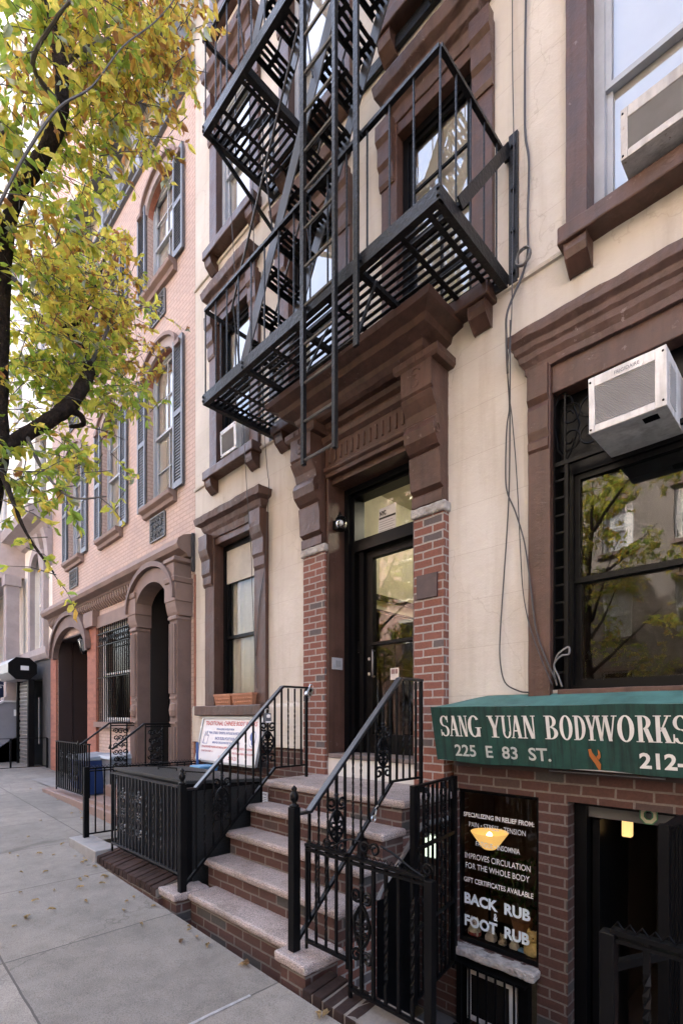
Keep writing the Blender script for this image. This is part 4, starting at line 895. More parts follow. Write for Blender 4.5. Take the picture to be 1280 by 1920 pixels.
aircon(-.93, -.47, -.25, .16, 5.045, 5.35, 'stained white air conditioner on the brown sill of the upper right window', None, 1.5, True)
aircon(-5.70, -5.33, -.16, .16, 5.005, 5.345, 'small white air conditioner in the left window under the fire escape balcony', None, 2)
MB_ = MB().box(-2.12, -1.70, -.03, .2, -.86, -.42)
r = aircon(-2.12, -1.70, -.05, .17, -.86, -.425, 'caged air conditioner behind black bars under the basement shop window sill')
ck = thing('air_conditioner_cage', (-1.87, -.1, -.9), 'black iron cage of bars below the grey stone sill of the shop window', 'cage')
m = MB(); m.box(-2.21, -1.60, -.13, .0, -.405, -.385); m.bar((-2.2, -.125, -.91), (-1.6, -.125, -.91), .02); m.box(-2.215, -2.14, -.06, -.008, -.93, -.405); m.box(-1.68, -1.60, -.06, -.008, -.93, -.405); m.build('frame', IRON, ck)
for k in range(7): x = -2.13+.075*k; MB().box(x-.007, x+.007, -.135, -.121, -.92, -.386).build('bar', IRON, ck)
# ================================================================== lanterns, plates, notices
def lantern(loc, label, dx=1):
    r = thing('wall_lantern', loc, label, 'lantern', 'round glass lanterns beside the front door'); x, y, z = loc
    m = MB(); m.lathe((x, y, z), [(.001, -.05), (.045, -.045), (.045, .045), (.001, .05)], 10)
    m.tube([(x, y, z), (x+.03*dx, y-.005, z+.09), (x+.075*dx, y-.02, z+.12), (x+.10*dx, y-.03, z+.09), (x+.10*dx, y-.03, z+.06)], .008, 6)
    m.lathe((x+.10*dx, y-.03, z), [(.012, .075), (.05, .055), (.058, .04), (.05, .036)], 12); m.lathe((x+.10*dx, y-.03, z), [(.03, -.085), (.045, -.078), (.05, -.07), (.03, -.066)], 12)
    for k in range(6):
        a = k*math.pi/3; m.tube([(x+.10*dx+.05*math.cos(a), y-.03+.05*math.sin(a), z+.04), (x+.10*dx+.068*math.cos(a), y-.03+.068*math.sin(a), z-.01), (x+.10*dx+.046*math.cos(a), y-.03+.046*math.sin(a), z-.07)], .0035, 4)
    m.build('bracket', IRON, r)
    m = MB(); m.lathe((x+.10*dx, y-.03, z), [(.03, .04), (.055, .02), (.064, -.01), (.055, -.045), (.035, -.07)], 14); m.build('globe', glassmat('seeded_glass', (.93, .93, .92), .06, 1.0, .08), r, smooth=True)
    m = MB(); m.lathe((x+.10*dx, y-.03, z), [(.002, -.03), (.022, -.015), (.022, .01), (.01, .035)], 8); m.build('bulb', WHITEP, r)
lantern((-3.755, .06, 3.64), 'round glass lantern with black bracket left of the front door')
lantern((-2.70, .06, 3.69), 'round glass lantern half hidden behind the right-hand doorway bracket', .4)
pl = B(-2.595, -2.385, -.092, -.076, 2.635, 2.84).build('wall_plaque', paint('dark_plaque', (.05, .027, .025), .5, .25, 9, .3), origin=(-2.49, -.08, 2.7)); tag(pl, 'dark brown plaque on the brick pier right of the front door', 'plaque')
bl = thing('door_bell', (-3.762, .07, 2.15), 'small grey bell plate on the brown reveal left of the front door', 'door bell')
B(-3.764, -3.75, .0, .15, 2.11, 2.235).build('plate', paint('pale_plate', (.36, .36, .37), .4, .08, 5, 0), bl); B(-3.752, -3.742, .045, .115, 2.14, 2.205).build('button_panel', paint('grey_buttons', (.25, .25, .25), .5, .1, 4, 0), bl)
nb = thing('posted_notice', (-3.28, .335, 3.6), 'white posted notice with black heading taped inside the transom over the front door', 'notice')
m = MB(); m.add([(-3.405, .33, 3.495), (-3.165, .33, 3.497), (-3.16, .33, 3.80), (-3.385, .33, 3.79)], [(0, 1, 2, 3)]); m.build('sheet', paint('notice_paper', (.62, .63, .66), .7, .06, 20, 0), nb)
BKT = paint('black_print', (.02, .02, .02), .6, .1, 4, 0)
lettering('NYC', (-3.375, .327, 3.71), (1, 0, 0), (0, 0, 1), .085, .05, BKT, nb, .05); B(-3.385, -3.165, .326, .328, 3.675, 3.695).build('heading_bar', BKT, nb)
m = MB()
for k in range(6): m.box(-3.385, -3.2+.02*(k % 2), .3275, .328, 3.645-.024*k, 3.651-.024*k)
m.build('print_lines', paint('grey_print_lines', (.28, .29, .33), .6, .1, 4, 0), nb)
st = thing('door_sticker', (-3.2, .33, 2.0), 'small white and red sticker on the glass of the front door', 'sticker')
B(-3.235, -3.125, .330, .332, 1.985, 2.105).build('label', paint('sticker_white', (.6, .58, .57), .6, .05, 5, 0), st)
m = MB(); m.box(-3.222, -3.178, .328, .3295, 2.045, 2.092); m.box(-3.170, -3.138, .328, .3295, 2.045, 2.092); m.build('print', paint('sticker_red', (.25, .16, .16), .6, .1, 5, 0), st)
def lockbox(c, rot, label, mat, dial=False):
    r = thing('lock_box', c, label, 'lock box', None); x, y, z = c
    B(x-.018, x+.02, y-.035, y+.035, z-.075, z+.02).build('case', mat, r, bevel=.006)
    MB().tube([(x, y-.022, z+.02), (x, y-.022, z+.05), (x, y, z+.062), (x, y+.022, z+.05), (x, y+.022, z+.02)], .005, 6).build('shackle', STEEL, r)
    m = MB()
    if dial: m.lathe((x+.021, y, z-.01), [(.001, -.018), (.02, -.012), (.02, .012), (.001, .018)], 12); m.box(x+.02, x+.024, y-.03, y+.03, z-.07, z-.058)
    else: m.box(x+.02, x+.0225, y-.018, y+.01, z-.03, z+.005); m.box(x+.02, x+.0225, y+.0, y+.02, z-.062, z-.05)
    m.build('keypad', WHITEP if dial else BLACK, r); r.rotation_euler = (R(rot), 0, 0); return r
lockbox((-3.79, -.285, 1.88), -28, 'silver lock box hanging tilted from the top end of the left stoop railing', STEEL)
lockbox((-3.775, -.835, 1.62), 0, 'dark grey lock box with white dial on the left stoop railing scroll panel', paint('dark_grey_lockbox', (.10, .11, .13), .4, .1, 5, .1), True)
m = MB(); m.tube([(-2.345, -.95, .87), (-2.335, -.94, .90), (-2.345, -.92, .92), (-2.36, -.91, .94), (-2.345, -.90, .96)], .006, 6); spiral(m, (-2.342, -.955, .87), (0, 1, 0), .022, .020, 1, 0, .006)
o = m.build('padlock_chain', STEEL, origin=(-2.345, -.93, .9)); tag(o, 'short loop of bright chain on the lower bar of the right stoop railing', 'chain')
cg = thing('caution_sign', (-4.93, -.03, .6), 'small white caution sign on the brick wall left of the granite steps', 'sign')
B(-5.0, -4.86, -.030, -.018, .54, .68).build('plate', WHITEP, cg); lettering('CAUTION', (-4.985, -.0305, .645), (1, 0, 0), (0, 0, 1), .11, .022, BKT, cg, .03)
m = MB()
for k in range(3): m.box(-4.985, -4.885, -.0315, -.0305, .615-.022*k, .622-.022*k)
m.build('print_lines', BKT, cg)
# planters
TERR = paint('terracotta', (.34, .155, .085), .75, .15, 6, .2, 60)
def planter(x0, x1, label):
    r = thing('planter', ((x0+x1)/2, -.05, 1.757), label, 'planter', 'terracotta planters on the left window sill')
    m = MB(); yc = -.045; w2 = (x1-x0)/2; xc = (x0+x1)/2
    def ring(w_, h_): return [(xc-w_, yc-h_), (xc+w_, yc-h_), (xc+w_, yc+h_), (xc-w_, yc+h_)]
    vs = [(x, y, 1.757) for x, y in ring(w2*.86, .055)]+[(x, y, 1.875) for x, y in ring(w2*.96, .07)]+[(x, y, 1.878) for x, y in ring(w2, .078)]+[(x, y, 1.905) for x, y in ring(w2, .078)]+[(x, y, 1.905) for x, y in ring(w2-.018, .06)]+[(x, y, 1.87) for x, y in ring(w2-.018, .06)]
    m.add(vs, [(3, 2, 1, 0)]+[(4*k+i, 4*k+(i+1) % 4, 4*k+4+(i+1) % 4, 4*k+4+i) for k in range(5) for i in range(4)]+[(20, 21, 22, 23)])
    m.build('pot', TERR, r)
    m = MB(); n = int((x1-x0)/.055)
    for i in range(n):
        for j in range(2):
            x = x0+.04+(x1-x0-.08)*(i+.5*(j % 2)+.25)/n; z = 1.79+.045*j; y = yc-.056-.0155*((z-1.757)/.118); a = .022
            m.add([(x-a, y, z), (x, y, z-a), (x+a, y, z), (x, y, z+a), (x, y-.013, z)], [(0, 1, 4), (1, 2, 4), (2, 3, 4), (3, 0, 4)])
    m.build('relief', TERR, r)
planter(-5.95, -5.545, 'terracotta planter with diamond relief, left one on the sill of the left parlour window'); planter(-5.53, -5.04, 'longer terracotta planter with diamond relief, nearer the doorway on the left parlour sill')
m = MB(); n = 12
for i in range(n):
    for j in range(6):
        f = lambda i, j: (-5.90+.28*i/n-.02*j/6, .195+.018*math.sin(i*2.1+j)+.01*j, 1.80+.26*j/6*(1-.35*abs(i/n-.4)))
        m.quad(f(i, j), f(i+1, j), f(i+1, j+1), f(i, j+1))
o = m.build('purple_bag', paint('purple_plastic', (.28, .17, .33), .35, .3, 14, .3, 30), origin=(-5.76, .2, 1.8)); tag(o, 'crumpled purple bag standing behind the glass of the left parlour window', 'bag')
# cables
CABLES = [
 ([(-1.63, -.03, 7.21), (-1.64, -.03, 6.58), (-1.64, -.03, 6.03), (-1.61, -.03, 5.76), (-1.62, -.03, 5.36), (-1.62, -.03, 5.09), (-1.66, -.05, 4.91), (-1.70, -.19, 4.60), (-1.71, -.19, 4.42), (-1.70, -.19, 4.14)], .009, 'thick grey cable running down the cream wall beside the fire escape bracket'),
 ([(-1.73, -.05, 7.32), (-1.73, -.05, 6.59), (-1.72, -.05, 5.97), (-1.73, -.05, 5.24), (-1.67, -.19, 4.52), (-1.70, -.19, 4.14), (-1.74, -.04, 3.91), (-1.71, -.04, 3.57), (-1.69, -.04, 3.24), (-1.67, -.04, 2.83), (-1.65, -.04, 2.54), (-1.59, -.07, 2.29), (-1.51, -.07, 2.05), (-1.42, -.07, 1.83)], .0045, 'thin black cable hanging down the cream wall to the right window grille, middle of three'),
 ([(-1.70, -.19, 4.14), (-1.76, -.04, 3.99), (-1.78, -.04, 3.84), (-1.79, -.04, 3.56), (-1.78, -.04, 3.35), (-1.71, -.04, 3.16), (-1.63, -.06, 2.9), (-1.58, -.07, 2.57), (-1.54, -.07, 2.25), (-1.47, -.07, 2.03), (-1.40, -.07, 1.87)], .006, 'black cable crossing onto the brown pilaster beside the right parlour window'),
 ([(-1.68, -.19, 4.52), (-1.68, -.19, 4.13), (-1.76, -.04, 3.42), (-1.78, -.04, 3.02), (-1.81, -.04, 2.61), (-1.83, -.05, 2.24), (-1.83, -.05, 2.04), (-1.79, -.05, 1.87), (-1.68, -.05, 1.80), (-1.6, -.06, 1.785)], .006, 'black cable curving along the top of the green awning, leftmost on the right wall'),
 ([(-5.4, -.23, 8.57), (-5.2, -.23, 6.5), (-5.01, -.23, 4.46), (-4.99, -.22, 4.16), (-5.15, -.06, 3.65), (-5.13, -.06, 3.17), (-5.06, -.06, 2.23), (-5.04, -.06, 1.96)], .004, 'black cable hanging across the left parlour window'),
 ([(-4.88, -.23, 8.37), (-4.86, -.2, 6.5), (-4.85, -.05, 4.73), (-4.80, -.05, 4.40), (-4.82, -.06, 3.96), (-4.86, -.06, 3.46), (-4.98, -.06, 3.0), (-5.06, -.06, 2.36)], .0045, 'black cable beside the brown casing of the left parlour window')]
def smooth_pts(p, k=6):
    p = [Vector(q) for q in p]; out = []
    for i in range(len(p)-1):
        a, b, c, d = p[max(0, i-1)], p[i], p[i+1], p[min(len(p)-1, i+2)]
        for t in range(k): t /= k; out.append(.5*((2*b)+(c-a)*t+(2*a-5*b+4*c-d)*t*t+(3*b-a-3*c+d)*t**3))
    return out+[p[-1]]
CAB = paint('cable_sheath', (.035, .032, .032), .5, .2, 6, 0)
for p, r_, lb in CABLES:
    o = MB().tube(smooth_pts(p), r_, 6).build('cable', CAB, origin=p[-1], smooth=True); tag(o, lb, 'cable', 'cables hanging on the cream wall')
m = MB(); pts = [(-1.64+.055*math.cos(a*.5)*(1+.08*math.sin(a)), -.06-.01*math.sin(a*.7), 5.05+.06*math.sin(a*.5)) for a in range(0, 36)]; m.tube(pts, .006, 5)
o = m.build('cable_coil', paint('grey_cable', (.12, .115, .11), .5, .2, 6, 0), origin=(-1.64, -.06, 5.05)); tag(o, 'coiled grey cable at the foot of the right fire escape bracket', 'cable')
m = MB(); m.tube(smooth_pts([(-1.42, .01, 1.83), (-1.44, -.0, 1.95), (-1.41, -.02, 2.04), (-1.37, -.02, 2.08), (-1.33, -.01, 2.10), (-1.33, -.01, 2.05), (-1.38, -.02, 2.04), (-1.43, -.02, 1.98), (-1.40, -.02, 1.9), (-1.38, 0, 1.82)]), .007, 6)
o = m.build('cable_coil', paint('pale_cable', (.16, .155, .15), .5, .2, 6, 0), origin=(-1.4, 0, 1.83), smooth=True); tag(o, 'pale looped cable at the lower left corner of the right parlour window', 'cable')
# ================================================================== things in and around the basement shop
WL = paint('pale_blue_letters', (.62, .72, .78), .6, .08, 8, 0); WL2 = paint('white_window_letters', (.7, .7, .7), .6, .08, 8, 0)
wl = thing('window_lettering', (-1.9, .05, .3), 'white and pale blue lettering on the glass of the basement shop window', 'lettering')
for t, x0, x1, z0, z1, mt, bd in (('SPECIALIZING IN RELIEF FROM:', -2.225, -1.605, .763, .802, WL2, .03), ('PAIN \u2022 STRESS \u2022 TENSION', -2.174, -1.673, .682, .724, WL2, .0), ('FATIGUE \u2022 INSOMNIA', -2.111, -1.719, .531, .573, WL2, .01),
      ('IMPROVES CIRCULATION', -2.212, -1.634, .413, .461, WL2, .005), ('FOR THE WHOLE BODY', -2.206, -1.642, .331, .379, WL2, .005), ('GIFT CERTIFICATES AVAILABLE', -2.222, -1.612, .213, .256, WL2, .02),
      ('BACK  RUB', -2.217, -1.635, .03, .124, WL, .045), ('&', -1.952, -1.903, -.046, .014, WL, .03), ('FOOT  RUB', -2.215, -1.642, -.158, -.062, WL, .045)):
    lettering(t, (x0+.008, .0597, z0), (1, 0, 0), (0, 0, 1), x1-x0-.012, z1-z0, mt, wl, bd, 'lettering', .0006)
tl = thing('torchiere_lamp', (-2.18, .5, -.25), 'lit torchiere lamp with a warm glass bowl behind the shop window lettering', 'lamp')
MB().lathe((-2.215, .5, .40), [(.05, .0), (.07, .015), (.165, .15), (.168, .155), (.16, .155), (.06, .02)], 24).build('bowl', emit('warm_bowl_glow', (1, .58, .17), .085), tl, smooth=True)
MB().lathe((-2.215, .5, .50), [(.002, 0), (.022, .01), (.026, .03), (.012, .05), (.002, .055)], 10).build('bulb', emit('warm_bulb', (1, .72, .36), 1.6), tl)
MB().tube([(-2.215, .5, -.25), (-2.215, .5, .41)], .012, 8).build('pole', BLACK, tl)
wlp = thing('wall_lamp', (-1.06, .5, .6), 'small lit amber wall lamp inside the basement door', 'lamp')
B(-1.105, -1.04, .40, .46, .72, .87).build('shade', emit('amber_shade', (1, .60, .22), .12), wlp, bevel=.01); B(-1.11, -1.035, .39, .47, .865, .88).build('cap', BLACK, wlp); MB().tube([(-1.07, .46, .74), (-1.07, .52, .70), (-1.07, .6, .72)], .008, 6).build('arm', BLACK, wlp)
ul = thing('bulkhead_lamp', (-2.5, -.03, .47), 'lit greenish white lamp on the wall under the landing behind the open gate', 'lamp')
B(-2.555, -2.435, -.055, -.012, .385, .565).build('lens', emit('greenish_tube_glow', (.84, 1, .74), .16), ul); B(-2.565, -2.425, -.03, -.008, .37, .58).build('housing', WHITEP, ul)
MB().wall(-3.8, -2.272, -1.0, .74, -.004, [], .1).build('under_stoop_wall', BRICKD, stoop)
so_ = thing('letter_o_sign', (-.86, .1, .97), 'cream letter O with green outline hanging over the basement doorway', 'sign')
def octo(r, cx, cz): return [(cx+r*.86*math.cos(R(22.5+45*k)), cz+r*math.sin(R(22.5+45*k))) for k in range(8)]
m = MB(); a = octo(.062, -.86, .955); b = octo(.03, -.86, .955)
for k in range(8): m.prism([a[k], a[(k+1) % 8], b[(k+1) % 8], b[k]], 'y', .095, .105)
m.build('letter', paint('cream_letter', (.38, .35, .24), .6, .1, 5, 0), so_)
m = MB(); m.tube([(x, .094, z) for x, z in a+a[:1]], .004, 5); m.tube([(x, .094, z) for x, z in b+b[:1]], .004, 5); m.build('outline', paint('green_outline', (.03, .14, .06), .5, .1, 5, 0), so_)
def fig(kind, x, y, z, s, label, mat, mat2=None):
    r = thing('figurine', (x, y, z), label, 'figurine', 'figurines behind the shop window glass')
    m = MB(); m.lathe((x, y, z), [(.3*s, 0), (.42*s, .1*s), (.44*s, .35*s), (.34*s, .62*s), (.2*s, .78*s)], 12); m.build('body', mat, r, smooth=True)
    m = MB(); hz = z+.92*s; m.lathe((x, y-.05*s, hz), [(.05*s, -.28*s), (.24*s, -.2*s), (.31*s, 0), (.25*s, .2*s), (.06*s, .29*s)], 12)
    for sg in (-1, 1): m.lathe((x+sg*.2*s, y-.05*s, hz+.22*s), [(.11*s, -.06*s), (.08*s, .06*s), (.02*s, .17*s)], 8)
    m.lathe((x, y-.32*s, hz-.06*s), [(.02*s, -.09*s), (.12*s, -.05*s), (.12*s, .05*s), (.02*s, .09*s)], 8)
    for sg in (-1, 1): m.lathe((x+sg*.3*s, y-.22*s, z+.3*s), [(.04*s, -.25*s), (.1*s, -.15*s), (.1*s, .12*s), (.04*s, .2*s)], 8)
    m.build('head', mat, r, smooth=True)
    m = MB()
    for sg in (-1, 1): m.lathe((x+sg*.12*s, y-.345*s, hz+.05*s), [(.005*s, -.04*s), (.04*s, 0), (.005*s, .04*s)], 6)
    m.build('eyes', BLACK, r)
    if mat2: MB().lathe((x, y, z+.12*s), [(.425*s, -.06*s), (.45*s, 0), (.455*s, .16*s), (.43*s, .2*s)], 12).build('apron', mat2, r)
POT = paint('white_glaze', (.85, .85, .83), .2, .1, 9, 0); TAN = paint('gold_glaze', (.75, .58, .28), .3, .3, 20, 0); GRYF = paint('grey_glaze', (.62, .60, .58), .3, .2, 14, 0)
fig('bear', -2.155, .135, -.252, .125, 'white pot-bellied figurine with red apron, leftmost behind the shop window', POT, paint('red_glaze', (.35, .06, .06), .3, .2, 9, 0))
fig('cat', -2.0, .13, -.252, .11, 'pale grey cat figurine second from the left behind the shop window', GRYF)
fig('hedgehog', -1.90, .13, -.252, .075, 'speckled brown figurine between two grey cats in the shop window', paint('speckled_glaze', (.42, .35, .26), .5, .7, 60, 0))
fig('cat', -1.80, .13, -.252, .085, 'small grey crouching cat figurine right of the speckled one in the shop window', GRYF)
fig('cat', -1.645, .13, -.252, .16, 'tall golden cat figurine in the right corner of the shop window', TAN)
o = B(-1.76, -1.69, .095, .15, -.254, -.225).build('blue_box', paint('blue_plastic', (.12, .32, .66), .4, .1, 5, 0), origin=(-1.72, .12, -.254), bevel=.008); tag(o, 'small blue box lying behind the shop window beside the golden figurine', 'box')
LEAFD = leafmat('house_plant_leaf', (.03, .06, .015)); 
hp = thing('house_plant', (-1.95, .35, -.25), 'dark leafy house plant standing behind the shop window lettering', 'plant'); m = MB()
for k in range(150):
    c = Vector((random.uniform(-2.15, -1.6), random.uniform(.28, .5), random.uniform(-.05, .42))); d = Vector((random.gauss(0, 1), random.gauss(0, .6), random.gauss(.2, .8))).normalized()*random.uniform(.05, .11); s = d.cross(Vector((0, 1, .3))).normalized()*.018
    m.add([c, c+d*.5+s, c+d, c+d*.5-s], [(0, 1, 2, 3)])
m.build('leaves', LEAFD, hp); m = MB()
for k in range(5): m.tube([(-1.88+.03*k, .38, -.1), (-2.05+.1*k, .40, .2), (-2.1+.13*k, .39, .36)], .006, 5)
m.build('stem', paint('green_stem', (.05, .08, .02), .6, .1, 5, 0), hp); MB().lathe((-1.85, .38, -.25), [(.06, 0), (.09, .14), (.095, .15), (.08, .15)], 12).build('pot', TERR, hp)
# left areaway oddments
bb = thing('recycling_bin', (-5.87, -.3, -.1), 'bright blue recycling bin standing under the white sign board', 'bin')
m = MB(); m.add([(-5.96, -.40, -.1), (-5.78, -.40, -.1), (-5.78, -.2, -.1), (-5.96, -.2, -.1), (-6.0, -.43, .93), (-5.75, -.43, .93), (-5.75, -.17, .93), (-6.0, -.17, .93)], [(0,3,2,1),(4,5,6,7),(0,1,5,4),(1,2,6,5),(2,3,7,6),(3,0,4,7)]); m.build('body', paint('bright_blue_plastic', (.05, .19, .42), .4, .15, 5, .05), bb, bevel=.01)
B(-6.01, -5.74, -.44, -.16, .93, .965).build('lid', paint('light_blue_lid', (.12, .30, .50), .4, .15, 5, .05), bb, bevel=.01)
B(-5.96, -5.80, -.436, -.431, .80, .88).build('label', WHITEP, bb)
o = MB().tube([(-6.09, -.28, -.1), (-6.095, -.28, 1.26)], .018, 8).build('broom_handle', paint('blue_broom', (.03, .09, .26), .4, .1, 5, 0), origin=(-6.09, -.28, -.1)); tag(o, 'blue broom handle leaning upright beside the brick corner of the cream house', 'broom')
# ================================================================== salmon brick house
ph = thing('brick_house', (-10.2, 0, .2), 'salmon brick house with dark shutters and arched brownstone doorways', 'house')
PX0, PX1, PT = -13.80, -6.665, 11.1
BAY = [-7.79, -9.92, -12.05]; PF = [(5.13, 7.55), (8.72, 10.45)]
ops = []
for c in BAY:
    for zb, zt in PF: ops.append((c-.5, c+.5, zb, zt))
ops += [(-13.34, -11.10, .2, 3.45), (-10.58, -9.02, 1.5, 3.62), (-8.2, -7.02, .6, 3.80)]
m = MB(); m.wall(PX0, PX1, 0, PT, 0, ops, .32)
m.quad((PX0, 0, 0), (PX0, 12, 0), (PX0, 12, 12.2), (PX0, 0, 12.2)); m.quad((PX1, .001, 11.1), (PX1, 12, 11.1), (PX1, 12, 12.2), (PX1, .001, 12.2)); m.quad((PX0, .0, 12.2), (PX1, .0, 12.2), (PX1, 12, 12.2), (PX0, 12, 12.2)); m.quad((PX0, 12, 0), (PX1, 12, 0), (PX1, 12, 12.2), (PX0, 12, 12.2)); m.quad((PX0, .002, 11.1), (PX1, .002, 11.1), (PX1, .002, 12.2), (PX0, .002, 12.2))
m.build('wall', BRICKP, ph)
def arch_pts(cx, hw, zs, rise, n=14): return [(cx+hw*math.cos(math.pi*k/n), zs+rise*math.sin(math.pi*k/n)) for k in range(n+1)]
def shutter(f, x0, x1, z0, z1):
    m = MB(); y = -.055; w_ = .045; zm = (z0+z1)/2
    m.box(x0, x0+w_, y, y+.035, z0, z1).box(x1-w_, x1, y, y+.035, z0, z1)
    for a, b in ((z0, z0+.09), (zm-.04, zm+.04), (z1-.07, z1)): m.box(x0+w_, x1-w_, y, y+.035, a, b)
    for a, b in ((z0+.09, zm-.04), (zm+.04, z1-.07)):
        n = int((b-a)/.045)
        for k in range(n):
            z = a+(b-a)*(k+.5)/n; m.add([(x0+w_, y+.008, z-.021), (x1-w_, y+.008, z-.021), (x1-w_, y+.022, z+.018), (x0+w_, y+.022, z+.018), (x0+w_, y+.024, z-.021), (x1-w_, y+.024, z-.021)], [(0, 1, 2, 3), (0, 1, 5, 4)])
    m.box(x0+w_, x1-w_, y+.031, y+.034, z0, z1)
    m.build('shutter', SLATE, f)
for i, c in enumerate(BAY):
    for j, (zb, zt) in enumerate(PF):
        f = sash(ph, c-.497, c+.497, zb, zt, .095, WHITEP if False else GREYP, GLASSU, .045, (1, BLIND, 0), muntin=True)
        # segmental head filling the corners, its stone hood, the sill
        ar = arch_pts(c, .5, zt-.30, .30); m = MB()
        m.prism([(c-.5, zt-.30)]+[(x, z) for x, z in reversed(ar)][0:0]+[], 'y', .01, .3) if False else None
        for k in range(7): (xa, za), (xb, zb_) = ar[k], ar[k+1]; m.prism([(xa, za), (xb, zb_), (xb, zt+.001), (xa, zt+.001)], 'y', .012, .094)
        for k in range(7, 14): (xa, za), (xb, zb_) = ar[k], ar[k+1]; m.prism([(xa, za), (xb, zb_), (xb, zt+.001), (xa, zt+.001)], 'y', .012, .094)
        m.build('arch_head', BRICKO, f)
        m = MB(); o_ = [(c+.50, zt-.33), (c+.50, zt-.28)]+[(c+.5*math.cos(math.pi*k/12), zt-.28+.31*math.sin(math.pi*k/12)) for k in range(13)]
        inn = [(c+.50*math.cos(math.pi*k/12), zt-.285+.29*math.sin(math.pi*k/12)) for k in range(13)]; out = [(c+.62*math.cos(math.pi*k/12), zt-.22+.37*math.sin(math.pi*k/12)) for k in range(13)]
        for k in range(12): m.prism([inn[k], out[k], out[k+1], inn[k+1]], 'y', -.035, .01)
        m.build('hood', paint('lilac_stone', (.30, .245, .23), .7, .12, 4, .2), f)
        m = MB()
        for k in range(12):
            a, b = out[k], out[k+1]; m.prism([a, (a[0]+(a[0]-c)*.05, a[1]+.05), (b[0]+(b[0]-c)*.05, b[1]+.05), b], 'y', -.085, .0)
        for s in (-1, 1): m.box(c+s*.69-.07, c+s*.69+.07, -.085, 0, zt-.25, zt-.18)
        m.build('hood_mould', BSTONE, f)
        MB().prism([(0, zb-.17), (-.06, zb-.16), (-.07, zb-.10), (-.13, zb-.06), (-.14, zb), (.06, zb)], 'x', c-.56, c+.56).build('sill', BSTONE, f, bevel=.006)
        shutter(f, c-.82, c-.51, zb+.01, zt-.12); shutter(f, c+.51, c+.82, zb+.01, zt-.12)
        if i != 1:
            m = MB(); x0, x1, z0, z1 = c-.36, c+.18, zb-.60, zb-.21
            m.box(x0, x1, -.012, 0.004, z0, z1); g = m.build('vent_panel', BLACK, ph); m = MB()
            for a in range(5):
                for b in range(4): spiral(m, (x0+.054+.108*a, -.022, z0+.05+.098*b), (1 if (a+b) % 2 else -1, 0, 0), .05, .012, 1.2, a+b*2, .008, 9)
            m.bar((x0, -.02, z0), (x1, -.02, z0), .02); m.bar((x0, -.02, z1), (x1, -.02, z1), .02); m.bar((x0, -.02, z0), (x0, -.02, z1), .02); m.bar((x1, -.02, z0), (x1, -.02, z1), .02)
            m.build('scrollwork', paint('pale_iron', (.13, .125, .12), .5, .2, 9, .1), g)
# string cornice over the ground floor with dentils
m = MB(); m.prism([(0, 3.96), (-.10, 3.97), (-.12, 4.0), (-.24, 4.05), (-.27, 4.12), (-.25, 4.20), (-.17, 4.26), (-.05, 4.30), (0, 4.30)], 'x', PX0, -6.70); m.build('ledge_cornice', BSTONE, ph, smooth=False, bevel=.006)
m = MB(); n = 62
for k in range(n):
    x = -13.75+(13.75-6.78)*k/n; m.prism([(0, 3.76), (-.03, 3.77), (-.10, 3.85), (-.115, 3.955), (0, 3.965)], 'x', x, x+.062)
m.build('dentils', BSTONE, ph)
B(-6.70, -6.665, -.05, -.005, 3.75, 4.31).build('flashing', paint('lead_grey', (.05, .05, .055), .5, .2, 5, .2), ph)
# main cornice
m = MB(); m.prism([(.0, 11.08), (-.06, 11.09), (-.06, 11.14), (-.035, 11.16), (-.035, 11.22), (-.085, 11.24), (-.085, 11.30), (0, 11.31)], 'x', PX0, PX1+.01); m.build('architrave', CORN, ph)
B(PX0, PX1, -.02, .0, 11.31, 11.78).build('frieze', CORNL, ph)
m = MB(); m.prism([(0, 11.78), (-.10, 11.80), (-.38, 11.84), (-.42, 11.90), (-.44, 11.98), (-.47, 12.05), (-.47, 12.09), (-.05, 12.22), (0, 12.22)], 'x', PX0-.05, PX1+.03); m.build('main_cornice', CORNL, ph)
B(PX0-.03, PX1+.02, -.36, -.10, 11.775, 11.802).build('soffit', CORN, ph)
for k in range(9):
    x = -13.6+.835*k
    MB().prism([(-.02, 11.12), (-.07, 11.14), (-.10, 11.22), (-.11, 11.32), (-.09, 11.42), (-.10, 11.50), (-.17, 11.60), (-.28, 11.66), (-.34, 11.74), (-.36, 11.80), (-.02, 11.80)], 'x', x, x+.16).build('cornice_bracket', CORNB, ph)
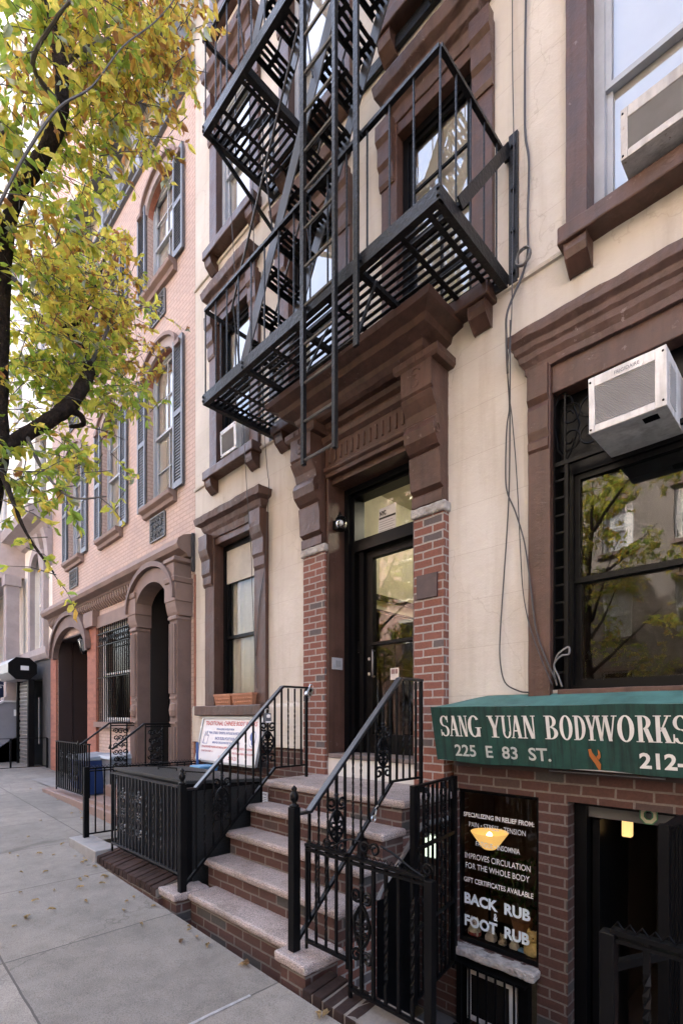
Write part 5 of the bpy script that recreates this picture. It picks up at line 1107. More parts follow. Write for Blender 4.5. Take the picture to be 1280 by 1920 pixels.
# right doorway with brownstone portico
m = MB(); cx = -7.61
def band(mb, c, hw0, hw1, zs, r0, r1, y0, y1, n=16, a0=0, a1=180):
    for k in range(n):
        a, b = R(a0+(a1-a0)*k/n), R(a0+(a1-a0)*(k+1)/n); p = lambda hw, r, t: (c+hw*math.cos(t), zs+r*math.sin(t))
        mb.prism([p(hw0, r0, a), p(hw1, r1, a), p(hw1, r1, b), p(hw0, r0, b)], 'y', y0, y1)
dw = MB(); band(dw, cx, .58, .83, 3.30, .42, .62, -.26, .0); dwo = dw.build('portico_arch', BSTONE, ph, bevel=.004)
m = MB(); band(m, cx, .83, .88, 3.34, .60, .68, -.32, .0)
m.build('arch_mould', BSTONED, dwo)
for s in (-8.43, -7.02):
    e = s+.235; m = MB(); m.box(s, e, -.22, .0, .62, 3.04); px_ = m.build('pilaster', BSTONED, dwo, bevel=.004)
    m = MB()
    for k in range(4): m.box(s+.03+.048*k, s+.05+.048*k, -.252, -.222, 1.95, 2.98); m.box(s+.03+.048*k, s+.05+.048*k, -.252, -.222, .75, 1.45)
    m.lathe((s+.118, -.215, 1.70), [(.02, -.11), (.06, -.09), (.075, 0), (.06, .09), (.02, .11)], 14); m.box(s+.02, e-.02, -.24, -.223, 1.50, 1.53).box(s+.02, e-.02, -.24, -.223, 1.87, 1.90); m.build('fluting', BSTONE, px_)
    m = MB(); m.mould(s+.02, e-.02, -.22, [(.0, 3.02), (.03, 3.04), (.03, 3.08), (.01, 3.10)], back=.0); m.box(s-.06, e+.06, -.28, -.001, 3.30, 3.56); m.prism([(-.22, 3.10), (-.24, 3.14), (-.26, 3.22), (-.27, 3.30), (0, 3.30), (0, 3.10)], 'x', s-.04, e+.04)
    m.mould(s, e, -.24, [(.02, 3.56), (.05, 3.58), (.06, 3.64), (.05, 3.66)], back=.0); m.box(s+.0, e, -.275, -.001, 3.66, 3.86) if s > -7.5 else None
    if s > -7.5: m.mould(s, e, -.24, [(.02, 3.86), (.06, 3.88), (.06, 3.93), (.02, 3.95)], back=.0)
    m.build('capital', BSTONE, dwo, bevel=.004)
m = MB(); m.room(-8.2, -7.02, .30, 1.6, .6, 3.82); m.box(-8.199, -8.18, .003, .31, .6, 3.79); m.box(-7.04, -7.021, .003, .31, .6, 3.79); m.box(-8.18, -7.04, .003, .31, 3.78, 3.795); m.build('porch', paint('shaded_porch', (.010, .007, .006), .8, .2, 3, 0), dwo)  # near-black room and reveal boards put the archway's shade into the colour
B(-7.95, -7.15, 1.45, 1.5, .62, 2.9).build('front_door', paint('dark_oak', (.03, .015, .011), .5, .2, 5, .1), dwo)
B(-7.085, -7.07, .45, .65, 1.95, 2.3).build('notice', WHITEP, dwo)
# barred ground-floor window
f = sash(ph, -10.56, -9.04, 1.5, 3.40, .06, WHITEP, GLASS, .06, None)
B(-10.60, -8.48, -.05, .14, 3.40, 3.63).build('stone_lintel', BSTONE, f); B(-10.62, -8.9, -.10, .13, 1.40, 1.5).build('sill', BSTONE, f)
m = MB(); 
for k in range(16): x = -10.5+.1*k; m.tube([(x, -.03, 1.5), (x, -.03, 3.42)], .011, 5)
for z in (1.52, 2.38, 3.02, 3.26): m.bar((-10.56, -.03, z), (-8.98, -.03, z), .035, .014)
for k in range(14): spiral(m, (-10.45+.105*k, -.035, 3.14), (1 if k % 2 else -1, 0, 0), .05, .015, 1.3, k, .009, 10)
m.build('window_grille', IRON, f)
# left carriage doorway
B(-11.10, -10.60, -.06, .0, .25, 3.44).build('pier', BRICKO, ph); B(-13.80, -13.36, -.045, .0, .25, 3.44).build('pier', BRICKO, ph); B(-7.0+.36, -6.67, -.02, -.0, .3, 3.7).build('pier', BRICKO, ph); B(-8.98, -8.46, -.02, 0, .3, 3.4).build('pier', BRICKO, ph)
ld_ = MB(); band(ld_, -12.22, 1.12, 1.26, 3.0, .62, .86, -.12, .0); band(ld_, -12.22, 1.26, 1.34, 3.02, .86, .95, -.17, .0); ldo = ld_.build('arch', BSTONED, ph, bevel=.004)
m = MB()
for k in range(16):
    a, b = R(180*k/16), R(180*(k+1)/16); pa = (-12.22+1.12*math.cos(a), 3.0+.45*math.sin(a)*1.37); pb = (-12.22+1.12*math.cos(b), 3.0+.45*math.sin(b)*1.37)
B(-11.12, -10.56, -.14, .0, 3.44, 3.75).build('keystone_block', BSTONE, ldo, bevel=.006)
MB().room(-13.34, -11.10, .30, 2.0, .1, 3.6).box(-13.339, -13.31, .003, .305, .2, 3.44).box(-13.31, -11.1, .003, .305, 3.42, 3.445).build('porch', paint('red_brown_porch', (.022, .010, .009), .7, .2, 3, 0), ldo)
m = MB(); m.box(-13.2, -12.2, 1.88, 1.96, .25, 3.2); 
for a in (.45, 1.3, 2.2): m.box(-13.05, -12.35, 1.86, 1.885, a, a+.65)
m.build('panelled_door', paint('maroon_door', (.06, .02, .016), .45, .2, 5, .1), ldo); m = MB(); m.box(-12.1, -11.2, 1.88, 1.96, .25, 3.2)
for a in range(7): m.box(-12.0, -11.3, 1.86, 1.885, .4+.38*a, .68+.38*a)
m.build('panelled_door', paint('brown_door', (.075, .028, .02), .45, .2, 5, .1), ldo)
hl = thing('porch_lantern', (-11.45, .15, 2.9), 'hanging glass lantern in the left arched doorway of the salmon house', 'lantern'); x, y, z = -11.86, .12, 3.06
m = MB(); m.lathe((x, y, z), [(.06, 0), (.13, .24), (.14, .26), (.05, .36), (.02, .4)], 6); m.build('glass', glassmat('lantern_glass', (.6, .62, .6), .45, 1, .2), hl); m = MB(); m.lathe((x, y, z), [(.02, .4), (.012, .5)], 6); m.lathe((x, y, z), [(.04, -.06), (.075, 0)], 6)
for k in range(6): a = k*math.pi/3; m.tube([(x+.07*math.cos(a), y+.07*math.sin(a), z), (x+.135*math.cos(a), y+.135*math.sin(a), z+.25), (x+.05*math.cos(a), y+.05*math.sin(a), z+.36)], .009, 4)
m.build('frame', IRON, hl)
# front yard
kb = B(-10.45, -6.90, -1.06, -.84, -.1, .27).build('yard_kerb', BSTONE, origin=(-8.7, -.95, 0), bevel=.01); tag(kb, 'brownstone kerb under the railing of the salmon house yard', 'kerb')
m = MB(); m.quad((-13.8, -.84, .265), (-6.35, -.84, .215), (-6.35, 0.02, .215), (-13.8, 0.02, .265)); tag(m.build('yard_floor', CONC), kind='structure')
ys = thing('yard_stoop', (-7.5, -.4, .2), 'low brownstone steps leading to the dark arched doorway', 'steps')
for k, (z, y) in enumerate(((.34, -1.0), (.50, -.70), (.66, -.40))): B(-8.36, -6.98, y, 0-.001*k, .1, z).build('step', BSTONE, ys, bevel=.008)
fr_ = thing('yard_railing', (-9.0, -1, .3), 'black iron yard railing with two ornate panels in front of the blue bin', 'railing')
fence_run(fr_, (-9.85, -.98, 0), (-8.16, -.98, 0), 1.17, .36, .105, scrolls=(3, 7, 10), r=.010, top=.045)
def step_rail(x, label):
    r = thing('step_railing', (x, -.5, .4), label, 'railing')
    MB().tube([(x, -1.08, 1.22), (x, -1.10, 1.17), (x, -1.06, 1.16), (x, -.62, 1.5), (x, -.06, 1.5)], .016, 6).build('handrail', IRON, r)
    for k in range(3): y = -.60+.26*k; MB().box(x-.009, x+.009, y-.009, y+.009, .5, 1.5).build('baluster', IRON, r)
    m = MB(); y0 = -.56
    for a in range(3):
        for b in range(7): spiral(m, (x, y0+.045+.075*a, .68+.115*b), (0, 1 if (a+b) % 2 else -1, 0), .048, .012, 1.3, a+b, .010, 9)
    for z in (.60, 1.46): m.bar((x, -.6, z), (x, -.06, z), .02)
    m.build('scroll_panel', IRON, r)
step_rail(-8.32, 'black railing with leafy scroll panel on the left of the dark arched doorway'); step_rail(-7.0, 'black railing with leafy scroll panel on the right of the dark arched doorway')
def bin_(x, y, z, label, mat, lidm, s=1):
    r = thing('wheelie_bin', (x, y, z), label, 'bin'); a, b, h = .26*s, .28*s, .62*s
    m = MB(); m.add([(x-a*.8, y-b*.8, z+.04), (x+a*.8, y-b*.8, z+.04), (x+a*.8, y+b*.8, z+.04), (x-a*.8, y+b*.8, z+.04), (x-a, y-b, z+h), (x+a, y-b, z+h), (x+a, y+b, z+h), (x-a, y+b, z+h)], [(0,3,2,1),(4,5,6,7),(0,1,5,4),(1,2,6,5),(2,3,7,6),(3,0,4,7)]); m.build('body', mat, r, bevel=.015)
    m = MB(); m.add([(x-a*1.06, y-b*1.1, z+h), (x+a*1.06, y-b*1.1, z+h), (x+a*1.06, y+b*1.06, z+h), (x-a*1.06, y+b*1.06, z+h), (x-a*1.0, y-b, z+h+.05), (x+a*1.0, y-b, z+h+.05), (x+a*.9, y+b*.9, z+h+.09), (x-a*.9, y+b*.9, z+h+.09)], [(0,3,2,1),(4,5,6,7),(0,1,5,4),(1,2,6,5),(2,3,7,6),(3,0,4,7)]); m.build('lid', lidm, r, bevel=.01)
    for s_ in (-1, 1): MB().tube([(x+s_*a*.7-.02, y+b*.8, z+.06), (x+s_*a*.7+.02, y+b*.8, z+.06)], .06, 10).build('wheel', IRON, r)
BB = paint('navy_bin_plastic', (.012, .035, .13), .4, .1, 5, .05); GL = paint('grey_lid_plastic', (.22, .24, .27), .5, .1, 5, .05)
bin_(-9.0, -.55, .25, 'dark blue wheeled bin with grey lid behind the yard railing', BB, GL, 1.0); bin_(-9.75, -.5, .26, 'second dark blue bin behind the ornate yard railing, further from the steps', BB, GL, .95); bin_(-8.62, -.30, .25, 'grey bin with flat lid between the blue bin and the step railing', GL, paint('pale_lid', (.34, .36, .38), .5, .1, 5, .05), 1.05)
# ================================================================== houses beyond and across the street
FSTONE = stucco('sunlit_pale_stone', (.78, .75, .69), 1.2, .45); DULL = paint('grey_brown_stone', (.24, .205, .18), .8, .2, 1.5, .3, 20); MAUVE = paint('mauve_brownstone', (.33, .285, .28), .75, .15, 3, .25, 50); DGREY = paint('dark_grey_render', (.06, .062, .068), .7, .2, 3, .2)  # pale stone and mauve lightened, sunlight at the far end painted in
def plain_window(par, x0, x1, z0, z1, y, sgn=1, mat=WHITEP, fw=.06):
    """frame with meeting rail and glass; sgn 1 faces -Y, -1 faces +Y"""
    m = MB(); a, b = sorted((y, y+.08*sgn))
    m.box(x0, x0+fw, a, b, z0, z1).box(x1-fw, x1, a, b, z0, z1).box(x0+fw, x1-fw, a, b, z0, z0+fw).box(x0+fw, x1-fw, a, b, z1-fw, z1).box(x0+fw, x1-fw, a, b, (z0+z1)/2-.03, (z0+z1)/2+.03)
    f = m.build('window', mat, par); q = y+.05*sgn
    MB().quad((x0+fw, q, z0+fw), (x1-fw, q, z0+fw), (x1-fw, q, z1-fw), (x0+fw, q, z1-fw)).build('pane', GLASSU, f)
    k = y+.2*sgn; MB().quad((x0, k, z0), (x1, k, z0), (x1, k, z1), (x0, k, z1)).build('blind', BLIND if (int(x0*7+z0*3) % 3) else DARK, f)
    return f
def body(m, x0, x1, y0, y1, z0, z1):
    m.quad((x0, y0, z0), (x0, y1, z0), (x0, y1, z1), (x0, y0, z1)); m.quad((x1, y0, z0), (x1, y0, z1), (x1, y1, z1), (x1, y1, z0)); m.quad((x0, y1, z0), (x1, y1, z0), (x1, y1, z1), (x0, y1, z1)); m.quad((x0, y0, z1), (x1, y0, z1), (x1, y1, z1), (x0, y1, z1))
fh = thing('stone_house', (-17, 0, .3), 'tall pale stone house with mauve porch columns beyond the salmon brick house', 'house')
X0, X1 = -20.5, -13.82; ops = [(-15.45, -14.35, 3.38, 5.9)]
wins = [(-15.45, -14.35, 7.0, 9.2), (-17.9, -16.8, 7.0, 9.2), (-19.9, -18.8, 7.0, 9.2)]+[(x, x+1.1, z, z+2.1) for z in (10.4, 13.6, 16.8, 20) for x in (-19.9, -17.9, -15.45)]+[(-19.9, -18.8, 3.4, 5.6)]
m = MB(); m.wall(X0, X1, 3.2, 24, 0, ops+wins, .2); m.build('wall', FSTONE, fh); m = MB(); body(m, X0, X1, 0, 14, 0, 24); m.build('side_wall', BRICKF, fh)
MB().wall(X0, X1, 0, 3.2, -.02, [(-15.75, -14.62, 0, 2.6)], .3).build('ground_floor', DGREY, fh)
for a, b, c, d in ops+wins: plain_window(fh, a, b, c, d, .1)
m = MB(); band(m, -14.9, .55, .75, 5.4, .5, .72, -.12, .0); m.box(-15.66, -15.45, -.12, 0, 3.36, 5.4).box(-14.35, -14.14, -.12, 0, 3.36, 5.4); m.build('window_hood', MAUVE, fh)
MB().prism([(0, 3.06), (-.1, 3.08), (-.16, 3.2), (-.16, 3.36), (0, 3.38)], 'x', X0, X1+.005).build('band', MAUVE, fh)
MB().prism([(0, 6.3), (-.1, 6.35), (-.2, 6.5), (-.5, 6.6), (-.55, 6.8), (0, 6.9)], 'x', X0, X1-.02).build('balcony_ledge', MAUVE, fh)
m = MB()
for x in (-14.55, -13.95): m.prism([(0, 5.4), (-.08, 5.45), (-.14, 6.0), (-.22, 6.3), (0, 6.3)], 'x', x-.14, x+.14)
m.build('scroll_bracket', MAUVE, fh)
bay = MB(); bay.prism([(-20.2, 0), (-19.6, -.9), (-17.2, -.9), (-16.5, 0)], 'z', 5.6, 6.95).build('porch_roof', MAUVE, fh)
for x, y in ((-16.55, -.32), (-17.35, -.75), (-19.4, -.75)):
    m = MB(); m.box(x-.16, x+.16, y-.16, y+.16, 2.0, 5.6).box(x-.22, x+.22, y-.22, y+.22, 1.9, 2.15).box(x-.2, x+.2, y-.2, y+.2, 5.3, 5.6); m.build('porch_column', MAUVE, fh)
gs = thing('grey_stoop', (-16.4, -.8, .3), 'grey painted stoop wall with pale coping before the pale stone house', 'steps')
BGR = paint('blue_grey_render', (.19, .19, .215), .75, .1, 3, .2); MB().prism([(-2.6, .3), (-2.6, .75), (-.62, 2.0), (0, 2.0), (0, 1.3), (-1.4, .3)], 'x', -16.1, -15.9).build('side_wall', BGR, gs); MB().prism([(-2.6, .3), (-2.6, .75), (-.62, 2.0), (0, 2.0), (0, .3)], 'x', -18.2, -18.0).build('side_wall', BGR, gs)
m = MB(); m.prism([(-2.62, .75), (-2.62, .80), (-.63, 2.05), (0, 2.05), (0, 2.0), (-.62, 2.0)], 'x', -16.13, -15.87); m.build('coping', paint('pale_coping', (.5, .5, .52), .6, .1, 3, .1), gs)
m = MB()
for k in range(8): m.box(-18.0, -16.1, -2.4+.3*k, 0, .2, .45+.2*k)
m.build('step', CONC, gs); MB().tube([(-15.98, -2.3, 1.6), (-15.98, -.5, 2.72), (-15.98, -.1, 2.75)], .03, 6).build('handrail', STEEL, gs)
B(-15.905, -15.895, -.40, -.12, 1.62, 1.80).build('plate', WHITEP, gs)
rs = thing('roller_shutter', (-15.2, -.3, .3), 'half open lattice roller shutter with octagonal grey hood beside the salmon house', 'shutter')
m = MB(); m.prism([(-.78, 2.72), (-.78, 2.95), (-.62, 3.10), (-.32, 3.10), (-.16, 2.95), (-.16, 2.72), (-.32, 2.56), (-.62, 2.56)], 'x', -16.2, -14.62); m.build('hood', paint('grey_shutter_hood', (.33, .335, .34), .4, .08, 4, .05), rs); MB().prism([(-.785, 2.715), (-.785, 2.955), (-.62, 3.11), (-.32, 3.11), (-.155, 2.955), (-.155, 2.715), (-.32, 2.55), (-.62, 2.55)], 'x', -14.62, -14.58).build('end_plate', BLACK, rs)
B(-14.58, -14.575, -.52, -.34, 2.79, 2.90).build('sticker', WHITEP, rs)
m = MB(); 
for k in range(22):
    z = .32+.10*k; m.box(-15.72, -14.66, -.30, -.28, z, z+.030)
    for j in range(9): x = -15.72+.125*j+(.06 if k % 2 else 0); m.box(x, x+.035, -.299, -.281, z+.030, z+.10)
m.build('lattice', paint('galvanised', (.24, .245, .25), .45, .15, 6, .05), rs); B(-15.75, -14.62, -.27, -.25, .3, 2.5).build('backing', BLACK, rs)
B(-14.66, -14.55, -.36, -.22, .28, 2.56).build('guide', BLACK, rs); B(-15.82, -15.72, -.36, -.22, .28, 2.56).build('guide', BLACK, rs)
MB().tube([(-14.45, -.14, .9), (-14.45, -.14, 2.1)], .022, 6).build('pipe', CORN, rs)
pr_ = thing('pit_railing', (-14.1, -.8, .3), 'plain black railing across the pavement in front of the lattice shutter', 'railing')
fence_run(pr_, (-14.1, -2.4, 0), (-14.1, -.05, 0), 1.07, .36, .42, r=.018, top=.05)
ns = thing('navy_sign', (-18.2, -.3, 2.2), 'navy shop sign with white letters at the far left edge', 'sign'); B(-18.22, -18.18, -.75, -.08, 2.15, 3.05).build('board', paint('navy_board', (.012, .018, .06), .5, .1, 4, 0), ns)
lettering('E', (-18.178, -.22, 2.72), (0, 1, 0), (0, 0, 1), .09, .11, WHITEP, ns, .03); lettering('SY', (-18.178, -.34, 2.48), (0, 1, 0), (0, 0, 1), .22, .11, WHITEP, ns, .03)
def block(name, x0, x1, y, depth, h, mat, label, sgn, rows, cols, z0=.4, fl=3.2, ww=1.0, wh=1.9, cmat=CORN, base=DGREY):
    r = thing(name, ((x0+x1)/2, y, 0), label, 'house'); ops = []; pitch = (x1-x0)/cols
    for i in range(cols):
        for j in range(rows): c = x0+pitch*(i+.5); ops.append((c-ww/2, c+ww/2, z0+1.0+fl*j, z0+1.0+fl*j+wh))
    m = MB(); m.wall(x0, x1, -.2, h, y, ops, .2*sgn); body(m, x0, x1, y, y+depth*sgn, -.2, h); m.build('wall', mat, r)
    for o in ops: plain_window(r, *o, y+.1*sgn, sgn)
    a = y-.45*sgn
    MB().prism([(y, h-.9), (y-.1*sgn, h-.85), (y-.12*sgn, h-.4), (a, h-.25), (a, h), (y, h)], 'x', x0, x1).build('cornice', cmat, r)
    m = MB()
    for o in ops: b0, b1 = sorted((y-.12*sgn, y)); m.box(o[0]-.12, o[1]+.12, b0, b1, o[2]-.14, o[2]); m.box(o[0]-.12, o[1]+.12, b0, b1, o[3], o[3]+.2)
    m.build('window_trim', BSTONE if mat is not BRICKF else CORNL, r)
    return r
block('apartment_house', -40, -20.6, 0, 12, 22, FSTONE, 'sunlit cream stone apartment house at the far end of the row', 1, 6, 8)
block('brick_house', .64, 9, 0, 12, 14.5, BRICK, 'added red brick house next to the cream house, unseen on the right, blocks sun and sky', 1, 4, 4)  # unseen house added to block sun and sky from the right
0 and block('town_house', -38, -22, -16.5, 12, 15.5, BRICKF, 'pale brick house across the street, furthest left', -1, 4, 6)
block('town_house', -22, -12, -16.5, 12, 17.5, BRICKF, 'pale brick house across the street facing the salmon house', -1, 4, 4)
block('town_house', -12, -4.5, -16.5, 12, 18.5, DULL, 'grey brown stone house across the street facing the stoop', -1, 4, 3)
block('town_house', -4.5, 4, -16.5, 12, 18, DULL, 'grey brown stone house across the street behind the camera', -1, 4, 4)
block('town_house', 4, 16, -16.5, 12, 19, BRICK, 'red brick house across the street, furthest right', -1, 4, 5)
# ================================================================== trees
LEAFS = [leafmat('green_leaf', (.33, .46, .08)), leafmat('yellow_green_leaf', (.62, .62, .11)), leafmat('yellow_leaf', (.82, .68, .15)), leafmat('ochre_leaf', (.66, .42, .10)), leafmat('brown_leaf', (.40, .20, .08)), leafmat('silver_leaf', (.42, .46, .34))]
BARK = paint('dark_bark', (.020, .0145, .012), .9, .6, 18, 1.0, 26, spec=.15, dist=.04); TWIG = paint('grey_twig', (.075, .068, .062), .7, .3, 9, .3)
def leaf(m, c, d, nrm, L, mi):
    d = d.normalized(); s = d.cross(nrm)
    if s.length < 1e-4: return
    s = s.normalized(); n_ = s.cross(d); w_ = L*random.uniform(.17, .24); k = L*random.uniform(-.3, .4); e = w_*random.uniform(.1, .9)
    m.mi = mi
    p = [c, c+d*L*.33+s*w_+n_*(e+k*.3), c+d*L*.72+s*w_*.75+n_*(e+k*.7), c+d*L-n_*k*1.5*.3, c+d*L*.72-s*w_*.75+n_*(e+k*.7), c+d*L*.33-s*w_+n_*(e+k*.3), c+d*L*.35, c+d*L*.72+n_*k*.3]
    m.add(p, [(0, 6, 1), (6, 7, 2, 1), (7, 3, 2), (0, 5, 6), (6, 5, 4, 7), (7, 4, 3)])
def tree(name, base, label, limbs, blobs, dens, mixf, lsize=(.055, .105)):
    r = thing(name, base, label, 'tree')
    m = MB()
    for L in limbs:
        if L[1][3] > .028 or True: pass
    thick = [L for L in limbs if max(p[3] for p in L) >= .025]; thin = [L for L in limbs if max(p[3] for p in L) < .025]
    def jit(L):
        P = smooth_pts([p[:3] for p in L], 5); rr = []
        for i in range(len(L)-1):
            for t in range(5): rr.append(L[i][3]+(L[i+1][3]-L[i][3])*t/5)
        rr.append(L[-1][3]); rr = [q*random.uniform(.9, 1.12) for q in rr]; return P, rr
    for L in thick: P, rr = jit(L); m.tube(P, rr, 10)
    m.build('trunk', BARK, r, smooth=True); m = MB(); lm = MB()
    for L in thin: P, rr = jit(L); m.tube(P, rr, 6)
    for (x, y, z, rad, w_) in blobs:
        c0 = Vector((x, y, z)); nt_ = max(2, int(7*w_*dens*(rad/.35)**1.6)); tint = random.gauss(0, .7)
        for t in range(nt_):
            a = c0+Vector((random.gauss(0, 1), random.gauss(0, 1), random.gauss(0, .9)))*rad*.42; d = Vector((random.gauss(0, 1), random.gauss(0, 1), random.gauss(-.15, .6))).normalized(); ln = random.uniform(.14, .34)
            b = a+d*ln; mid = a+d*ln*.5+Vector((0, 0, .02)); m.tube([a-d*.05, mid, b], [.0035, .0028, .0015], 4, False)
            for k in range(random.randint(7, 12)):
                f = random.random(); p = a+d*ln*f; dd = (d*.5+Vector((random.gauss(0, 1), random.gauss(0, 1), random.gauss(-.55, .6)))).normalized()
                nr = (Vector((0, 0, 1))+Vector((random.gauss(0, .8), random.gauss(0, .8), random.gauss(0, .5)))).normalized()
                leaf(lm, p, dd, nr, random.uniform(*lsize)*(1.0 if random.random() > .1 else 1.25), mixf(p, tint))
    m.build('twigs', TWIG, r); lm.build('crown', LEAFS, r)
    return r
def mix_main(p, tint):
    u = random.gauss(0, 1)+tint*.7+(p.z-5.5)*.34-(p.y+2.2)*-.25
    if random.random() < .05: return 5
    return 0 if u < -.85 else 1 if u < .1 else 2 if u < 1.0 else 3 if u < 1.75 else 4
LIMBS = [
 [(-4.95, -3.45, -.05, 0.1088), (-4.88, -3.35, .25, 0.0918), (-4.75, -3.2, 1.2, 0.085), (-4.6, -2.99, 2.38, 0.0816), (-4.51, -2.9, 2.98, 0.0748), (-4.5, -2.82, 3.57, 0.068), (-4.55, -2.8, 4.25, 0.0578), (-4.53, -2.78, 4.83, 0.0544), (-4.45, -2.77, 5.27, 0.0476), (-4.34, -2.73, 5.51, 0.0476), (-4.2, -2.66, 5.65, 0.051), (-4.05, -2.58, 5.81, 0.051), (-3.93, -2.54, 6.0, 0.0476), (-3.89, -2.56, 6.24, 0.0462), (-3.92, -2.59, 6.47, 0.0408), (-3.98, -2.65, 6.7, 0.0374), (-4.05, -2.73, 7.15, 0.034), (-4.14, -2.68, 8.01, 0.04), (-4.2, -2.6, 9.0, 0.02)],
 [(-4.9, -3.3, 7.6, 0.03), (-4.54, -2.93, 6.39, 0.0408), (-4.43, -2.82, 6.03, 0.0408), (-4.28, -2.73, 5.78, 0.0408), (-4.2, -2.66, 5.65, 0.0408)],
 [(-4.5, -2.82, 3.61, 0.0578), (-4.52, -2.63, 3.84, 0.0544), (-4.48, -2.45, 4.03, 0.0544), (-4.48, -2.31, 4.22, 0.0578), (-4.51, -2.2, 4.46, 0.051), (-4.6, -2.14, 4.65, 0.0476), (-4.76, -2.16, 4.89, 0.0408), (-4.94, -2.2, 5.11, 0.034), (-5.15, -2.27, 5.36, 0.0306), (-5.37, -2.35, 5.59, 0.035), (-5.71, -2.41, 5.87, 0.03), (-6.2, -2.5, 6.4, 0.012)],
 [(-4.48, -2.31, 4.15, 0.03), (-4.48, -2.24, 4.14, 0.025), (-4.53, -2.21, 4.1, 0.02), (-4.61, -2.29, 4.08, 0.012)],
 [(-3.48, -3.1, 4.3, 0.008), (-3.49, -2.99, 4.65, 0.009), (-3.46, -2.86, 5.03, 0.009), (-3.45, -2.69, 5.44, 0.008), (-3.49, -2.48, 5.8, 0.006), (-3.46, -2.29, 6.22, 0.005), (-3.53, -2.02, 6.74, 0.004), (-3.53, -1.78, 7.26, 0.003)],
 [(-4.6, -3.0, 3.2, 0.02), (-4.0, -3.2, 3.7, 0.015), (-3.48, -3.1, 4.3, 0.011)],
 [(-3.93, -2.54, 6.0, 0.02), (-3.8, -2.75, 5.98, 0.015), (-3.47, -2.71, 5.98, 0.01), (-3.29, -2.67, 5.97, 0.008)],
 [(-4.6, -2.14, 4.65, 0.02), (-5.01, -1.84, 5.37, 0.014), (-5.32, -1.6, 6.13, 0.01), (-5.59, -1.44, 6.87, 0.006)],
 [(-4.52, -2.63, 3.84, 0.02), (-4.2, -2.59, 3.46, 0.012), (-3.84, -2.51, 3.17, 0.008), (-3.65, -2.33, 3.17, 0.005)],
 [(-4.5, -2.82, 3.57, 0.03), (-4.02, -2.83, 3.13, 0.015), (-3.82, -2.78, 2.83, 0.01), (-3.7, -2.65, 2.57, 0.006)],
 [(-3.89, -2.56, 6.24, 0.02), (-4.02, -2.27, 6.8, 0.014), (-4.19, -1.87, 7.44, 0.01), (-4.34, -1.46, 7.85, 0.006)],
 [(-4.05, -2.58, 5.81, 0.02), (-4.33, -2.29, 6.43, 0.014), (-4.56, -1.96, 7.15, 0.01), (-4.71, -1.55, 7.55, 0.006)],
 [(-4.94, -2.2, 5.11, 0.03), (-5.33, -1.88, 5.85, 0.02), (-5.74, -1.58, 6.81, 0.012), (-6.19, -1.33, 7.54, 0.007)]]
BLOBS = [(-3.73, -2.83, 6.12, .35, .6), (-3.89, -2.43, 6.69, .4, 1.2), (-4.05, -2.02, 7.21, .4, 1.2), (-4.22, -1.62, 7.72, .35, .9), (-3.8, -2.75, 5.87, .3, .35), (-3.94, -2.34, 6.47, .4, 1.1), (-4.19, -1.87, 7.03, .4, 1), (-4.38, -1.5, 7.65, .3, .6), (-3.76, -2.85, 5.46, .25, .45), (-4.14, -2.39, 6.19, .35, .9), (-4.32, -2.0, 6.71, .35, .8), (-4.55, -1.67, 7.15, .25, .4), (-3.9, -2.6, 5.05, .25, .4), (-4.28, -2.39, 5.89, .3, .6), (-4.66, -2.06, 6.58, .3, .5), (-4.45, -2.42, 5.56, .35, .8), (-4.5, -2.5, 5.1, .35, .8), (-5.01, -2.13, 5.71, .4, 1), (-5.42, -1.7, 6.47, .4, 1), (-5.53, -1.52, 6.19, .35, .9), (-5.29, -1.85, 5.63, .45, 1.2), (-4.89, -2.3, 5.15, .4, 1), (-4.7, -2.5, 4.7, .35, .9), (-5.3, -1.58, 5.51, .35, .9), (-4.87, -1.99, 4.81, .4, 1.1), (-4.7, -2.39, 4.53, .4, 1.2), (-4.6, -2.6, 4.15, .3, .7), (-5.1, -1.65, 4.98, .3, .6), (-4.69, -1.96, 4.35, .3, .6), (-4.31, -2.42, 3.69, .3, .7), (-4.08, -2.76, 3.29, .25, .7), (-4.13, -2.24, 3.61, .22, .4), (-3.71, -2.25, 3.22, .1, .12), (-3.84, -2.51, 3.21, .15, .25), (-3.9, -2.86, 2.98, .15, .35), (-3.8, -2.75, 2.73, .1, .2), (-3.7, -2.65, 2.55, .06, .08), (-4.15, -3.11, 5.33, .5, 1.2), (-4.64, -3.17, 4.5, .5, 1.2), (-4.3, -3.12, 6.77, .5, 1.2), (-4.09, -2.62, 7.31, .5, 1.2), (-4.32, -2.0, 8.21, .5, 1.2), (-4.16, -3.54, 5.32, .6, 1), (-4.37, -2.62, 8.2, .6, 1), (-4.53, -1.37, 8.9, .4, .8), (-4.35, -3.02, 3.55, .35, .8)]
m = MB(); m.quad((-5.6, -4.1, gz(-5.6)+.005), (-4.3, -4.1, gz(-4.3)+.005), (-4.3, -2.95, gz(-4.3)+.005), (-5.6, -2.95, gz(-5.6)+.005)); tag(m.build('tree_pit_soil', paint('dark_soil', (.035, .027, .02), .95, .5, 12, 1.0, 25, dist=.03)), kind='structure')
tree('street_tree', (-4.95, -3.45, 0), 'street tree with dark bark and yellowing autumn leaves on the left of the pavement', LIMBS, BLOBS, 4.9, mix_main, (.046, .108))
